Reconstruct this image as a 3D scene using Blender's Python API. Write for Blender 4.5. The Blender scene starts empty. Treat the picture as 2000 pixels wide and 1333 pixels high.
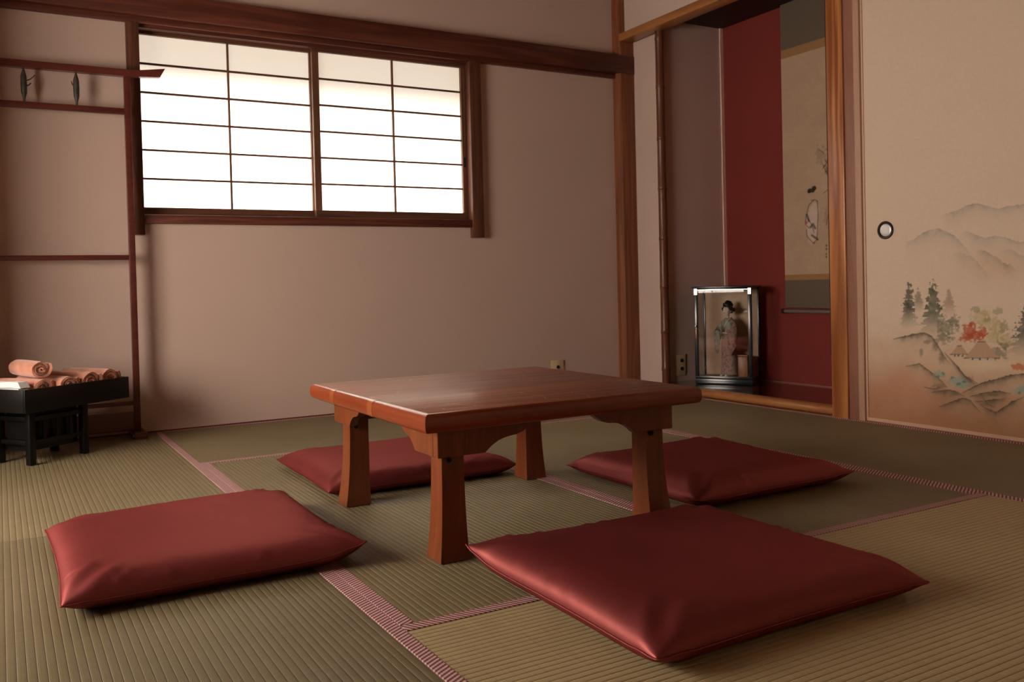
import bpy, bmesh, math, random
import numpy as np
from mathutils import Vector, Matrix
random.seed(7)
rng = np.random.RandomState(7)
S = bpy.context.scene
COL = S.collection
PI = math.pi

# ---------------------------------------------------------------- camera
CAM = (-3.37114, -4.2355, 0.63606)
ROT = (1.553343, 0.025076, -0.508166)
FPX = 1703.27
cam = bpy.data.objects.new('camera', bpy.data.cameras.new('camera'))
COL.objects.link(cam)
cam.location = CAM
cam.rotation_euler = ROT
cam.data.sensor_width = 36.0
cam.data.lens = FPX / 2000 * 36
cam.data.shift_x = 0.02813
cam.data.shift_y = -0.03935
cam.data.clip_start = 0.02
S.camera = cam

# ---------------------------------------------------------------- world, daylight, exposure
w = bpy.data.worlds.new('sky'); S.world = w; w.use_nodes = True
w.node_tree.nodes['Background'].inputs['Color'].default_value = (0.80, 0.88, 1.0, 1)
w.node_tree.nodes['Background'].inputs['Strength'].default_value = 1.0

def area(name, loc, direction, sx, sy, power, color):
    l = bpy.data.lights.new(name, 'AREA'); l.shape = 'RECTANGLE'
    l.size, l.size_y, l.energy, l.color = sx, sy, power, color
    o = bpy.data.objects.new(name, l); COL.objects.link(o)
    o.location = loc
    o.rotation_euler = Vector(direction).to_track_quat('-Z', 'Y').to_euler()
    return o
DAY = (1.0, 0.90, 0.80)
# daylight standing outside the two paper windows
area('daylight_back', (-2.4, 1.7, 3.5), (0.1, -1.7, -2.1), 4.0, 2.6, 1900, DAY)
area('daylight_left', (-6.1, -2.0, 1.0), (1, 0, 0), 3.0, 1.6, 220, DAY)
PAPER_GLOW = 0.46      # daylight soaked into the paper of the back window
PAPER_GLOW_LEFT = 19.5

S.view_settings.view_transform = 'Standard'
S.view_settings.look = 'None'
S.view_settings.exposure = 0.0
S.view_settings.gamma = 1.0
S.view_settings.use_curve_mapping = False
S.cycles.use_denoising = True
S.cycles.max_bounces = 10
S.cycles.diffuse_bounces = 6
S.cycles.transparent_max_bounces = 16
S.cycles.sample_clamp_indirect = 6.0
S.cycles.caustics_reflective = False
S.cycles.caustics_refractive = False

# ---------------------------------------------------------------- helpers
def srgb(r, g, b):
    def f(c):
        c /= 255.0
        return c / 12.92 if c <= 0.04045 else ((c + 0.055) / 1.055) ** 2.4
    return (f(r), f(g), f(b), 1)

class NT:
    def __init__(s, name):
        s.m = bpy.data.materials.new(name); s.m.use_nodes = True
        s.t = s.m.node_tree; s.t.nodes.clear()
        s.out = s.n('ShaderNodeOutputMaterial')
    def n(s, kind, **kw):
        o = s.t.nodes.new(kind)
        for k, v in kw.items():
            if k in o.inputs: o.inputs[k].default_value = v
            else: setattr(o, k, v)
        return o
    def l(s, a, ao, b, bi): s.t.links.new(a.outputs[ao], b.inputs[bi])
    def ramp(s, stops):
        r = s.n('ShaderNodeValToRGB'); e = r.color_ramp.elements
        while len(e) < len(stops): e.new(0.5)
        for q, (p, c) in zip(e, stops): q.position = p; q.color = c
        return r
    def coords(s, scale=(1, 1, 1), rot=(0, 0, 0), out='Object'):
        tc = s.n('ShaderNodeTexCoord'); mp = s.n('ShaderNodeMapping')
        mp.inputs['Scale'].default_value = scale; mp.inputs['Rotation'].default_value = rot
        s.l(tc, out, mp, 'Vector'); return mp
    def bsdf(s, **kw):
        p = s.n('ShaderNodeBsdfPrincipled')
        for k, v in kw.items(): p.inputs[k].default_value = v
        s.l(p, 'BSDF', s.out, 'Surface'); return p

def mul(c, k): return (c[0] * k, c[1] * k, c[2] * k, 1)

def plain(name, col, rough=0.6, spec=0.4, var=0.0, scale=30, coat=0.0, metal=0.0, bump=0.0):
    m = NT(name)
    p = m.bsdf(Roughness=rough); p.inputs['Specular IOR Level'].default_value = spec
    p.inputs['Coat Weight'].default_value = coat; p.inputs['Metallic'].default_value = metal
    mp = m.coords()
    nz = m.n('ShaderNodeTexNoise', Scale=scale, Detail=4.0)
    m.l(mp, 'Vector', nz, 'Vector')
    r = m.ramp([(0.3, mul(col, 1 - var)), (0.7, mul(col, 1 + var))])
    m.l(nz, 'Fac', r, 'Fac'); m.l(r, 'Color', p, 'Base Color')
    if bump:
        b = m.n('ShaderNodeBump', Strength=bump, Distance=0.002)
        m.l(nz, 'Fac', b, 'Height'); m.l(b, 'Normal', p, 'Normal')
    return m.m

def wood(name, dark, light, axis='Z', rough=0.4, spec=0.4, coat=0.0, ring=14.0, fine=1.0, contrast=0.5, warp=1.0):
    """grain runs along axis"""
    m = NT(name)
    p = m.bsdf(Roughness=rough); p.inputs['Specular IOR Level'].default_value = spec
    p.inputs['Coat Weight'].default_value = coat; p.inputs['Coat Roughness'].default_value = 0.18
    sc = {'X': (0.06, 1, 1), 'Y': (1, 0.06, 1), 'Z': (1, 1, 0.06)}[axis]
    mp = m.coords(scale=sc)
    n1 = m.n('ShaderNodeTexNoise', Scale=ring, Detail=2.0, Distortion=0.6 * warp)
    m.l(mp, 'Vector', n1, 'Vector')
    mm = m.n('ShaderNodeMath', operation='MULTIPLY'); mm.inputs[1].default_value = 9.0
    m.l(n1, 'Fac', mm, 0)
    fr = m.n('ShaderNodeMath', operation='PINGPONG'); fr.inputs[1].default_value = 1.0
    m.l(mm, 0, fr, 0)
    n2 = m.n('ShaderNodeTexNoise', Scale=220.0 * fine, Detail=3.0)
    m.l(mp, 'Vector', n2, 'Vector')
    mx = m.n('ShaderNodeMix', data_type='FLOAT'); mx.inputs['Factor'].default_value = 1 - contrast
    m.t.links.new(fr.outputs[0], mx.inputs['A']); m.t.links.new(n2.outputs['Fac'], mx.inputs['B'])
    r = m.ramp([(0.2, dark), (0.85, light)])
    m.t.links.new(mx.outputs['Result'], r.inputs['Fac'])
    m.l(r, 'Color', p, 'Base Color')
    b = m.n('ShaderNodeBump', Strength=0.08, Distance=0.001)
    m.l(n2, 'Fac', b, 'Height'); m.l(b, 'Normal', p, 'Normal')
    return m.m

def new_obj(name, verts, faces, mat=None, parent=None, smooth=False):
    me = bpy.data.meshes.new(name); me.from_pydata([tuple(v) for v in verts], [], faces); me.update()
    return link(name, me, mat, parent, smooth)
def link(name, me, mat=None, parent=None, smooth=False):
    o = bpy.data.objects.new(name, me); COL.objects.link(o)
    if mat and not me.materials: me.materials.append(mat)
    if parent: o.parent = parent
    if smooth:
        for f in me.polygons: f.use_smooth = True
    return o
def from_bm(name, bm, mat=None, parent=None, smooth=False, angle=None):
    bmesh.ops.recalc_face_normals(bm, faces=bm.faces)
    me = bpy.data.meshes.new(name); bm.to_mesh(me); bm.free()
    o = link(name, me, mat, parent, smooth)
    if angle is not None: me.set_sharp_from_angle(angle=math.radians(angle))
    return o
def bm_box(bm, lo, hi, M=None):
    vs = []
    for z in (lo[2], hi[2]):
        for y in (lo[1], hi[1]):
            for x in (lo[0], hi[0]):
                v = Vector((x, y, z)); vs.append(bm.verts.new(M @ v if M else v))
    for f in ((0, 2, 3, 1), (4, 5, 7, 6), (0, 1, 5, 4), (2, 6, 7, 3), (0, 4, 6, 2), (1, 3, 7, 5)):
        bm.faces.new([vs[i] for i in f])
def box(name, lo, hi, mat, parent=None, bevel=0.0, seg=2, smooth=True):
    bm = bmesh.new(); bm_box(bm, lo, hi)
    if bevel:
        bmesh.ops.bevel(bm, geom=bm.edges[:], offset=bevel, segments=seg, affect='EDGES', profile=0.5)
        return from_bm(name, bm, mat, parent, smooth, 40)
    return from_bm(name, bm, mat, parent)
def prism(name, pts, axis, a, b, mat, parent=None, bevel=0.0, smooth=False):
    """polygon pts in the two other axes, extruded along axis from a to b"""
    bm = bmesh.new()
    def P(u, v, t):
        return {'x': (t, u, v), 'y': (u, t, v), 'z': (u, v, t)}[axis]
    A = [bm.verts.new(P(u, v, a)) for u, v in pts]; B = [bm.verts.new(P(u, v, b)) for u, v in pts]
    bm.faces.new(A); bm.faces.new(B[::-1]); n = len(pts)
    for i in range(n): bm.faces.new((A[i], B[i], B[(i + 1) % n], A[(i + 1) % n]))
    if bevel: bmesh.ops.bevel(bm, geom=bm.edges[:], offset=bevel, segments=1, affect='EDGES')
    return from_bm(name, bm, mat, parent, smooth, 35 if smooth else None)
def lathe_bm(bm, prof, seg=20, M=None, sx=1.0, sy=1.0):
    rings = []
    for r, z in prof:
        ring = []
        for k in range(seg):
            a = 2 * PI * k / seg
            v = Vector((r * sx * math.cos(a), r * sy * math.sin(a), z))
            ring.append(bm.verts.new(M @ v if M else v))
        rings.append(ring)
    for i in range(len(rings) - 1):
        for k in range(seg):
            bm.faces.new((rings[i][k], rings[i][(k + 1) % seg], rings[i + 1][(k + 1) % seg], rings[i + 1][k]))
    bm.faces.new(rings[0][::-1]); bm.faces.new(rings[-1])
def lathe(name, prof, mat, parent=None, seg=20, M=None, sx=1.0, sy=1.0):
    bm = bmesh.new(); lathe_bm(bm, prof, seg, M, sx, sy)
    return from_bm(name, bm, mat, parent, True, 40)
def tube_bm(bm, pts, rad, seg=8):
    """tapered tube through pts; rad scalar or list, each radius may be (ra, rb)"""
    pts = [Vector(p) for p in pts]; n = len(pts)
    if not isinstance(rad, (list, tuple)): rad = [rad] * n
    rings = []; up = None
    for i, p in enumerate(pts):
        d = (pts[min(i + 1, n - 1)] - pts[max(i - 1, 0)]).normalized()
        if up is None: up = Vector((0, 0, 1)) if abs(d.z) < 0.9 else Vector((1, 0, 0))
        s = d.cross(up).normalized(); u = s.cross(d).normalized(); up = u
        ra, rb = rad[i] if isinstance(rad[i], tuple) else (rad[i], rad[i])
        rings.append([bm.verts.new(p + s * ra * math.cos(2 * PI * k / seg) + u * rb * math.sin(2 * PI * k / seg)) for k in range(seg)])
    for i in range(n - 1):
        for k in range(seg):
            bm.faces.new((rings[i][k], rings[i][(k + 1) % seg], rings[i + 1][(k + 1) % seg], rings[i + 1][k]))
    bm.faces.new(rings[0][::-1]); bm.faces.new(rings[-1])
def tube(name, pts, rad, mat, parent=None, seg=8):
    bm = bmesh.new(); tube_bm(bm, pts, rad, seg)
    return from_bm(name, bm, mat, parent, True, 50)
def thing(name, loc=(0, 0, 0), rz=0.0):
    o = bpy.data.objects.new(name, None); COL.objects.link(o)
    o.empty_display_size = 0.05; o.location = loc; o.rotation_euler = (0, 0, rz); return o
def tag(o, label, cat, group=None, kind=None):
    o['label'] = label; o['category'] = cat
    if group: o['group'] = group
    if kind: o['kind'] = kind
    return o
def struct(o, label, cat): return tag(o, label, cat, kind='structure')

# turning photo pixels into positions on a given plane (used for the two painted surfaces)
_M = np.array(Matrix.Rotation(ROT[2], 3, 'Z') @ Matrix.Rotation(ROT[1], 3, 'Y') @ Matrix.Rotation(ROT[0], 3, 'X'))
def to_pixel(P):
    q = (np.asarray(P, float) - np.array(CAM)) @ _M
    return 943.75 + FPX * q[..., 0] / -q[..., 2], 587.79 - FPX * q[..., 1] / -q[..., 2]

# ---------------------------------------------------------------- materials
def plaster(name, col, var=0.05):
    m = NT(name); p = m.bsdf(Roughness=0.92); p.inputs['Specular IOR Level'].default_value = 0.15
    mp = m.coords()
    a = m.n('ShaderNodeTexNoise', Scale=160.0, Detail=6.0, Roughness=0.7); m.l(mp, 'Vector', a, 'Vector')
    c = m.n('ShaderNodeTexNoise', Scale=2.0, Detail=3.0); m.l(mp, 'Vector', c, 'Vector')
    ad = m.n('ShaderNodeMix', data_type='FLOAT'); ad.inputs['Factor'].default_value = 0.4
    m.t.links.new(a.outputs['Fac'], ad.inputs['A']); m.t.links.new(c.outputs['Fac'], ad.inputs['B'])
    r = m.ramp([(0.3, mul(col, 1 - var)), (0.7, mul(col, 1 + var))])
    m.t.links.new(ad.outputs['Result'], r.inputs['Fac']); m.l(r, 'Color', p, 'Base Color')
    b = m.n('ShaderNodeBump', Strength=0.35, Distance=0.0015); m.l(a, 'Fac', b, 'Height'); m.l(b, 'Normal', p, 'Normal')
    return m.m
M_wall = plaster('cream_plaster', (0.62, 0.465, 0.39, 1))
M_side = plaster('alcove_side_plaster', (0.60, 0.45, 0.40, 1))
M_red = plaster('red_alcove_plaster', (0.22, 0.038, 0.030, 1), 0.12)
M_ceil = wood('ceiling_board_wood', (0.10, 0.055, 0.03, 1), (0.20, 0.11, 0.06, 1), 'X')
M_dark = wood('dark_brown_beam_wood', (0.075, 0.018, 0.011, 1), (0.17, 0.048, 0.026, 1), 'X', rough=0.45)
M_darkz = wood('dark_brown_post_wood', (0.075, 0.027, 0.016, 1), (0.17, 0.065, 0.034, 1), 'Z', rough=0.45)
M_corner = wood('corner_post_wood', (0.17, 0.052, 0.020, 1), (0.30, 0.10, 0.038, 1), 'Z', rough=0.4)
M_toko = wood('alcove_post_wood', (0.26, 0.075, 0.022, 1), (0.56, 0.23, 0.075, 1), 'Z', rough=0.35, ring=9, contrast=0.75, coat=0.15)
M_tokoY = wood('alcove_sill_wood', (0.30, 0.115, 0.035, 1), (0.48, 0.20, 0.065, 1), 'Y', rough=0.35, coat=0.2, ring=6, contrast=0.3)
M_jamb = wood('pink_brown_jamb_wood', (0.26, 0.115, 0.075, 1), (0.34, 0.155, 0.105, 1), 'Z', rough=0.5, contrast=0.2)
M_jambl = wood('pale_jamb_wood', (0.47, 0.27, 0.18, 1), (0.55, 0.33, 0.23, 1), 'Z', rough=0.5, contrast=0.2)
M_shoji = wood('shoji_frame_wood', (0.11, 0.045, 0.022, 1), (0.22, 0.095, 0.048, 1), 'Z', rough=0.5)
M_table = wood('lacquered_table_top_wood', (0.20, 0.052, 0.022, 1), (0.34, 0.10, 0.042, 1), 'X', rough=0.5, spec=0.5, coat=0.12, ring=5, contrast=0.6, warp=3.0, fine=0.7)
def figured(mat):
    """pale curling grain figure on the table top"""
    t = mat.node_tree; N = t.nodes; p = next(n for n in N if n.type == 'BSDF_PRINCIPLED')
    src = p.inputs['Base Color'].links[0].from_socket
    tc = N.new('ShaderNodeTexCoord'); a = N.new('ShaderNodeTexNoise'); a.inputs['Scale'].default_value = 2.6; a.inputs['Detail'].default_value = 1.5; a.inputs['Distortion'].default_value = 1.2
    t.links.new(tc.outputs['Object'], a.inputs['Vector'])
    m1 = N.new('ShaderNodeMath'); m1.operation = 'MULTIPLY'; m1.inputs[1].default_value = 13.0; t.links.new(a.outputs['Fac'], m1.inputs[0])
    m2 = N.new('ShaderNodeMath'); m2.operation = 'PINGPONG'; m2.inputs[1].default_value = 1.0; t.links.new(m1.outputs[0], m2.inputs[0])
    m3 = N.new('ShaderNodeMath'); m3.operation = 'LESS_THAN'; m3.inputs[1].default_value = 0.045; t.links.new(m2.outputs[0], m3.inputs[0])
    b = N.new('ShaderNodeTexNoise'); b.inputs['Scale'].default_value = 5.0; t.links.new(tc.outputs['Object'], b.inputs['Vector'])
    m4 = N.new('ShaderNodeMath'); m4.operation = 'GREATER_THAN'; m4.inputs[1].default_value = 0.5; t.links.new(b.outputs['Fac'], m4.inputs[0])
    m5 = N.new('ShaderNodeMath'); m5.operation = 'MULTIPLY'; t.links.new(m3.outputs[0], m5.inputs[0]); t.links.new(m4.outputs[0], m5.inputs[1])
    m6 = N.new('ShaderNodeMath'); m6.operation = 'MULTIPLY'; m6.inputs[1].default_value = 0.45; t.links.new(m5.outputs[0], m6.inputs[0])
    mx = N.new('ShaderNodeMix'); mx.data_type = 'RGBA'; t.links.new(m6.outputs[0], mx.inputs[0]); t.links.new(src, mx.inputs[6]); mx.inputs[7].default_value = (0.55, 0.28, 0.16, 1)
    t.links.new(mx.outputs[2], p.inputs['Base Color'])
figured(M_table)
M_tedge = wood('lacquered_table_edge_wood', (0.22, 0.038, 0.012, 1), (0.33, 0.065, 0.02, 1), 'Y', rough=0.28, coat=0.5, ring=8, contrast=0.35)
M_tleg = wood('lacquered_table_leg_wood', (0.16, 0.04, 0.013, 1), (0.26, 0.07, 0.022, 1), 'Z', rough=0.32, coat=0.3, ring=10, contrast=0.35)
M_rack = wood('red_lacquered_rack_wood', (0.075, 0.016, 0.012, 1), (0.14, 0.03, 0.02, 1), 'X', rough=0.3, coat=0.3, contrast=0.3)
M_rack0 = plain('near_black_wood', (0.02, 0.008, 0.006, 1), 0.6)
M_spin = plain('bronze_green_ornament', (0.05, 0.045, 0.035, 1), 0.5, var=0.35, scale=60)
M_black = plain('black_lacquer', (0.004, 0.004, 0.004, 1), 0.35, 0.3, var=0.1)
M_caseb = plain('blue_black_case_lacquer', (0.010, 0.014, 0.016, 1), 0.22, 0.6, var=0.1)
M_tokofl = plain('dark_glossy_alcove_board', (0.060, 0.022, 0.014, 1), 0.09, 0.6, var=0.15, scale=5, coat=0.5)
M_ivory = plain('ivory_plastic', (0.62, 0.50, 0.30, 1), 0.4)
M_hole = plain('dark_socket_hole', (0.01, 0.008, 0.006, 1), 0.8)
M_silver = plain('bright_metal_corner', (0.75, 0.74, 0.72, 1), 0.25, metal=1.0)
M_bronze = plain('dark_bronze_ring', (0.035, 0.026, 0.02, 1), 0.3, metal=0.6)
M_dish = plain('pale_metal_dish', (0.62, 0.60, 0.58, 1), 0.35, metal=0.5)

def silk(name, col):
    m = NT(name)
    df = m.n('ShaderNodeBsdfDiffuse'); gl = m.n('ShaderNodeBsdfGlossy', Roughness=0.50)
    gl.inputs['Color'].default_value = (0.80, 0.25, 0.23, 1)
    mx = m.n('ShaderNodeMixShader'); mx.inputs[0].default_value = 0.24
    m.l(df, 0, mx, 1); m.l(gl, 0, mx, 2); m.l(mx, 0, m.out, 'Surface')
    mp = m.coords(scale=(1, 1, 1))
    n = m.n('ShaderNodeTexNoise', Scale=9.0, Detail=5.0); m.l(mp, 'Vector', n, 'Vector')
    r = m.ramp([(0.3, mul(col, 0.85)), (0.7, mul(col, 1.12))]); m.l(n, 'Fac', r, 'Fac'); m.l(r, 'Color', df, 'Color')
    mp2 = m.coords(scale=(40, 420, 40)); n2 = m.n('ShaderNodeTexNoise', Scale=1.0, Detail=3.0); m.l(mp2, 'Vector', n2, 'Vector')
    n3 = m.n('ShaderNodeTexNoise', Scale=7.0, Detail=4.0, Distortion=0.8); m.l(mp, 'Vector', n3, 'Vector')
    b = m.n('ShaderNodeBump', Strength=0.15, Distance=0.0006); m.l(n2, 'Fac', b, 'Height')
    b2 = m.n('ShaderNodeBump', Strength=0.18, Distance=0.012); m.l(n3, 'Fac', b2, 'Height'); m.l(b, 'Normal', b2, 'Normal')
    m.l(b2, 'Normal', df, 'Normal'); m.l(b2, 'Normal', gl, 'Normal')
    return m.m
M_silk = silk('crimson_silk', (0.10, 0.015, 0.016, 1))

def tatami(name, k=1.0):
    m = NT(name); p = m.bsdf(Roughness=0.55); p.inputs['Specular IOR Level'].default_value = 0.26
    mp = m.coords(scale=(420, 9, 1)); n = m.n('ShaderNodeTexNoise', Scale=1.0, Detail=3.0); m.l(mp, 'Vector', n, 'Vector')
    mp2 = m.coords(scale=(3, 3, 3)); n2 = m.n('ShaderNodeTexNoise', Scale=1.0, Detail=4.0); m.l(mp2, 'Vector', n2, 'Vector')
    mx = m.n('ShaderNodeMix', data_type='FLOAT'); mx.inputs['Factor'].default_value = 0.45
    m.t.links.new(n.outputs['Fac'], mx.inputs['A']); m.t.links.new(n2.outputs['Fac'], mx.inputs['B'])
    r = m.ramp([(0.25, mul((0.235, 0.185, 0.095, 1), k)), (0.55, mul((0.31, 0.245, 0.135, 1), k)), (0.8, mul((0.37, 0.29, 0.165, 1), k))])
    m.t.links.new(mx.outputs['Result'], r.inputs['Fac']); m.l(r, 'Color', p, 'Base Color')
    b = m.n('ShaderNodeBump', Strength=0.3, Distance=0.0007); m.l(n, 'Fac', b, 'Height'); m.l(b, 'Normal', p, 'Normal')
    return m.m
M_tat = tatami('tatami_rush', 0.72); M_tat2 = tatami('sheen_tatami_rush', 1.6); M_tat3 = tatami('shaded_tatami_rush', 0.56)  # lit and shaded copies: front sheen and front-left shade put into the rush colour

def heri():
    """rope-patterned cloth edging: slanting light and wine-red cords"""
    m = NT('wine_and_pink_edging_cloth'); p = m.bsdf(Roughness=0.75); p.inputs['Specular IOR Level'].default_value = 0.2
    mp = m.coords()
    wv = m.n('ShaderNodeTexWave', wave_type='BANDS', bands_direction='DIAGONAL', Scale=36.0, Distortion=0.0)
    mpw = m.coords(scale=(1.6, 0.9, 0)); m.l(mpw, 'Vector', wv, 'Vector')
    w2 = m.n('ShaderNodeTexWave', wave_type='BANDS', bands_direction='Y', Scale=55.0); m.l(mp, 'Vector', w2, 'Vector')
    mx = m.n('ShaderNodeMix', data_type='FLOAT'); mx.inputs['Factor'].default_value = 0.16
    m.t.links.new(wv.outputs['Fac'], mx.inputs['A']); m.t.links.new(w2.outputs['Fac'], mx.inputs['B'])
    r = m.ramp([(0.15, (0.18, 0.05, 0.06, 1)), (0.42, (0.38, 0.17, 0.18, 1)), (0.8, (0.66, 0.45, 0.42, 1))])
    m.t.links.new(mx.outputs['Result'], r.inputs['Fac']); m.l(r, 'Color', p, 'Base Color')
    b = m.n('ShaderNodeBump', Strength=0.5, Distance=0.001); m.t.links.new(mx.outputs['Result'], b.inputs['Height']); m.l(b, 'Normal', p, 'Normal')
    return m.m
M_heri = heri()

def paper(name, glow, tint):
    m = NT(name)
    tr = m.n('ShaderNodeBsdfTranslucent'); tr.inputs['Color'].default_value = (0.85, 0.82, 0.76, 1)
    df = m.n('ShaderNodeBsdfDiffuse'); df.inputs['Color'].default_value = (0.75, 0.68, 0.58, 1)
    em = m.n('ShaderNodeEmission'); em.inputs['Color'].default_value = tint; em.inputs['Strength'].default_value = glow
    a = m.n('ShaderNodeMixShader'); a.inputs[0].default_value = 0.35
    m.l(tr, 0, a, 1); m.l(df, 0, a, 2)
    ad = m.n('ShaderNodeAddShader'); m.l(a, 0, ad, 0); m.l(em, 0, ad, 1); m.l(ad, 0, m.out, 'Surface')
    return m.m
M_paper = paper('daylit_shoji_paper', PAPER_GLOW, (1.0, 0.74, 0.45, 1)); M_paperL = paper('daylit_side_shoji_paper', PAPER_GLOW_LEFT, (1.0, 0.87, 0.75, 1))

def glass():
    m = NT('clear_glass'); t = m.n('ShaderNodeBsdfTransparent'); t.inputs['Color'].default_value = (0.93, 0.95, 0.95, 1)
    g = m.n('ShaderNodeBsdfGlossy'); g.inputs['Roughness'].default_value = 0.02
    f = m.n('ShaderNodeFresnel'); f.inputs['IOR'].default_value = 1.5
    x = m.n('ShaderNodeMixShader'); m.l(f, 0, x, 0); m.l(t, 0, x, 1); m.l(g, 0, x, 2); m.l(x, 0, m.out, 'Surface')
    return m.m
M_glass = glass()

def printed(name, rough=0.8, k=1.0):
    m = NT(name); p = m.bsdf(Roughness=rough); p.inputs['Specular IOR Level'].default_value = 0.2
    a = m.n('ShaderNodeVertexColor'); a.layer_name = 'paint'; m.l(a, 'Color', p, 'Base Color')
    return m.m

# ---------------------------------------------------------------- structure: floor with tatami
W = 0.91
XL, YF = -4.60, -5.0          # left wall face, wall behind the camera
XR = -0.062                   # right edge of the mats
floor = struct(box('floor', (XL - 0.1, YF - 0.1, -0.12), (0.62, 0.12, -0.035), plain('floor_board', (0.2, 0.13, 0.08, 1))), 'floor covered in straw tatami mats with wine red edging', 'floor')

def mat_mesh(L, D, border_lo=True, border_hi=True):
    """rush mat: ridges run along local x (length L), centred"""
    hb = 0.028
    pitch = 0.0155
    y0, y1 = -D / 2 + 0.0007, D / 2 - 0.0007
    n = int(round((y1 - y0) / pitch)); p = (y1 - y0) / n
    prof = []
    for i in range(n):
        for t, h in ((0, -0.0012), (0.09, -0.0004), (0.3, 0.0), (0.7, 0.0), (0.91, -0.0004)): prof.append((y0 + (i + t) * p, h))
    prof.append((y1, -0.0012))
    x0, x1 = -L / 2 + 0.0007, L / 2 - 0.0007
    v = []; f = []
    for y, h in prof: v += [(x0, y, h), (x1, y, h)]
    k = len(prof)
    for i in range(k - 1): f.append((2 * i, 2 * i + 1, 2 * i + 3, 2 * i + 2))
    b = len(v); v += [(x0, y0, -0.035), (x1, y0, -0.035), (x1, y1, -0.035), (x0, y1, -0.035)]
    f += [(b, b + 1, 1, 0), (b + 2, b + 3, 2 * k - 2, 2 * k - 1)]
    f += [[b] + [2 * i for i in range(k)] + [b + 3], [b + 2] + [2 * i + 1 for i in range(k - 1, -1, -1)] + [b + 1]]
    return v, f, hb
def tatami_mat(x0, x1, y0, y1, m):
    lx, ly = x1 - x0, y1 - y0
    along_x = lx > ly
    L, D = (lx, ly) if along_x else (ly, lx)
    v, f, hb = mat_mesh(L, D)
    o = new_obj('tatami_mat', v, f, m, floor)
    o.location = ((x0 + x1) / 2, (y0 + y1) / 2, 0)
    if not along_x: o.rotation_euler = (0, 0, PI / 2)
    for s in (-1, 1):
        ya = s * (D / 2 - 0.0006); yb = s * (D / 2 - hb - 0.002)
        bm = bmesh.new(); bm_box(bm, (-L / 2 + 0.0006, min(ya, yb), -0.034), (L / 2 - 0.0006, max(ya, yb), 0.0012))
        bmesh.ops.bevel(bm, geom=[e for e in bm.edges if all(q.co.z > 0 for q in e.verts)], offset=0.001, segments=1, affect='EDGES')
        from_bm('cloth_edging', bm, M_heri, o)
    return o
tatami_mat(-3 * W, -W, -W, -0.004, M_tat)
tatami_mat(-3 * W, -2 * W, -3 * W, -W, M_tat)
tatami_mat(-2 * W, -W, -3 * W, -W, M_tat)
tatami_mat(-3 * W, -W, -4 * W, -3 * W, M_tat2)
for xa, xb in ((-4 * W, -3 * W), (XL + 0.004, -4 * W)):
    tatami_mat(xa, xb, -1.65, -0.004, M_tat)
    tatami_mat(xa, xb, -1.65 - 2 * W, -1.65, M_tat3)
tatami_mat(-W, XR, -1.857, -0.06, M_tat)
tatami_mat(-W, XR, -1.857 - 2 * W, -1.857, M_tat)
tatami_mat(-3 * W, -W, YF + 0.004, -4 * W, M_tat)
tatami_mat(XL + 0.004, -3 * W, YF + 0.004, -1.65 - 2 * W, M_tat)
tatami_mat(-W, XR, YF + 0.004, -1.857 - 2 * W, M_tat)

# ---------------------------------------------------------------- structure: walls
H = 2.42
def wall_with_hole(name, axis, a0, a1, f0, f1, h0, h1, z0, z1, mat):
    """wall along axis from a0 to a1, thickness f0..f1, opening h0..h1 x z0..z1"""
    bm = bmesh.new()
    for (p, q, r, s) in ((a0, h0, 0 - 0.035, H), (h1, a1, -0.035, H), (h0, h1, -0.035, z0), (h0, h1, z1, H)):
        if axis == 'x': bm_box(bm, (p, f0, r), (q, f1, s))
        else: bm_box(bm, (f0, p, r), (f1, q, s))
    return from_bm(name, bm, mat)
WX0, WX1, WZ0, WZ1 = -2.806, -1.062, 0.985, 1.868
struct(wall_with_hole('wall_back', 'x', XL - 0.1, -0.02, 0.0, 0.12, WX0, WX1, WZ0, WZ1, M_wall), 'cream plaster wall around the paper window', 'wall')
LY0, LY1, LZ0, LZ1 = -2.50, -0.95, 0.45, 1.40
struct(wall_with_hole('wall_left', 'y', YF - 0.1, 0.0, XL - 0.1, XL, LY0, LY1, LZ0, LZ1, M_wall), 'cream plaster wall beside the garment rack', 'wall')
struct(box('wall_added_shade', (-3.76, -0.58, -0.035), (-3.645, 0.0, H), M_wall), 'added unseen plaster partition left of the garment rack, shading the back wall', 'wall')  # unseen partition, added to shade the left end of the back wall
struct(box('wall_front', (XL, YF - 0.1, -0.035), (0.1, YF, H), M_wall), 'cream plaster wall behind the viewer', 'wall')
struct(box('ceiling', (XL - 0.1, YF - 0.1, H), (0.62, 0.12, H + 0.05), M_ceil), 'brown board ceiling', 'ceiling')
struct(box('wall_right', (-0.02, -1.56, 2.11), (0.06, -0.05, H), M_wall), 'cream plaster wall above the alcove lintel', 'wall')
struct(box('wall_right_panel', (0.045, -0.30, -0.035), (0.10, 0.12, H), M_wall), 'narrow cream plaster strip between corner post and bamboo pole', 'wall')
struct(box('wall_alcove_side', (0.10, -0.30, -0.035), (0.60, -0.24, H), M_side), 'grey brown plaster side wall of the alcove', 'wall')
struct(box('wall_alcove_back', (0.525, -1.66, -0.035), (0.60, -0.30, H), M_red), 'deep red plaster back wall of the alcove', 'wall')
struct(box('wall_alcove_end', (0.05, -1.66, -0.035), (0.525, -1.56, H), M_side), 'plaster end wall of the alcove behind the wooden post', 'wall')
struct(box('wall_right_rear', (-0.03, YF, -0.035), (0.06, -3.57, H), M_wall), 'cream plaster wall past the sliding doors', 'wall')
struct(box('wall_right_transom', (-0.03, -3.57, 1.99), (0.06, -1.66, H), M_wall), 'cream plaster above the painted sliding doors', 'wall')
struct(box('floor_alcove', (0.0, -1.56, -0.035), (0.525, -0.30, 0.042), M_tokofl), 'dark glossy board floor of the alcove', 'floor')

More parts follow.
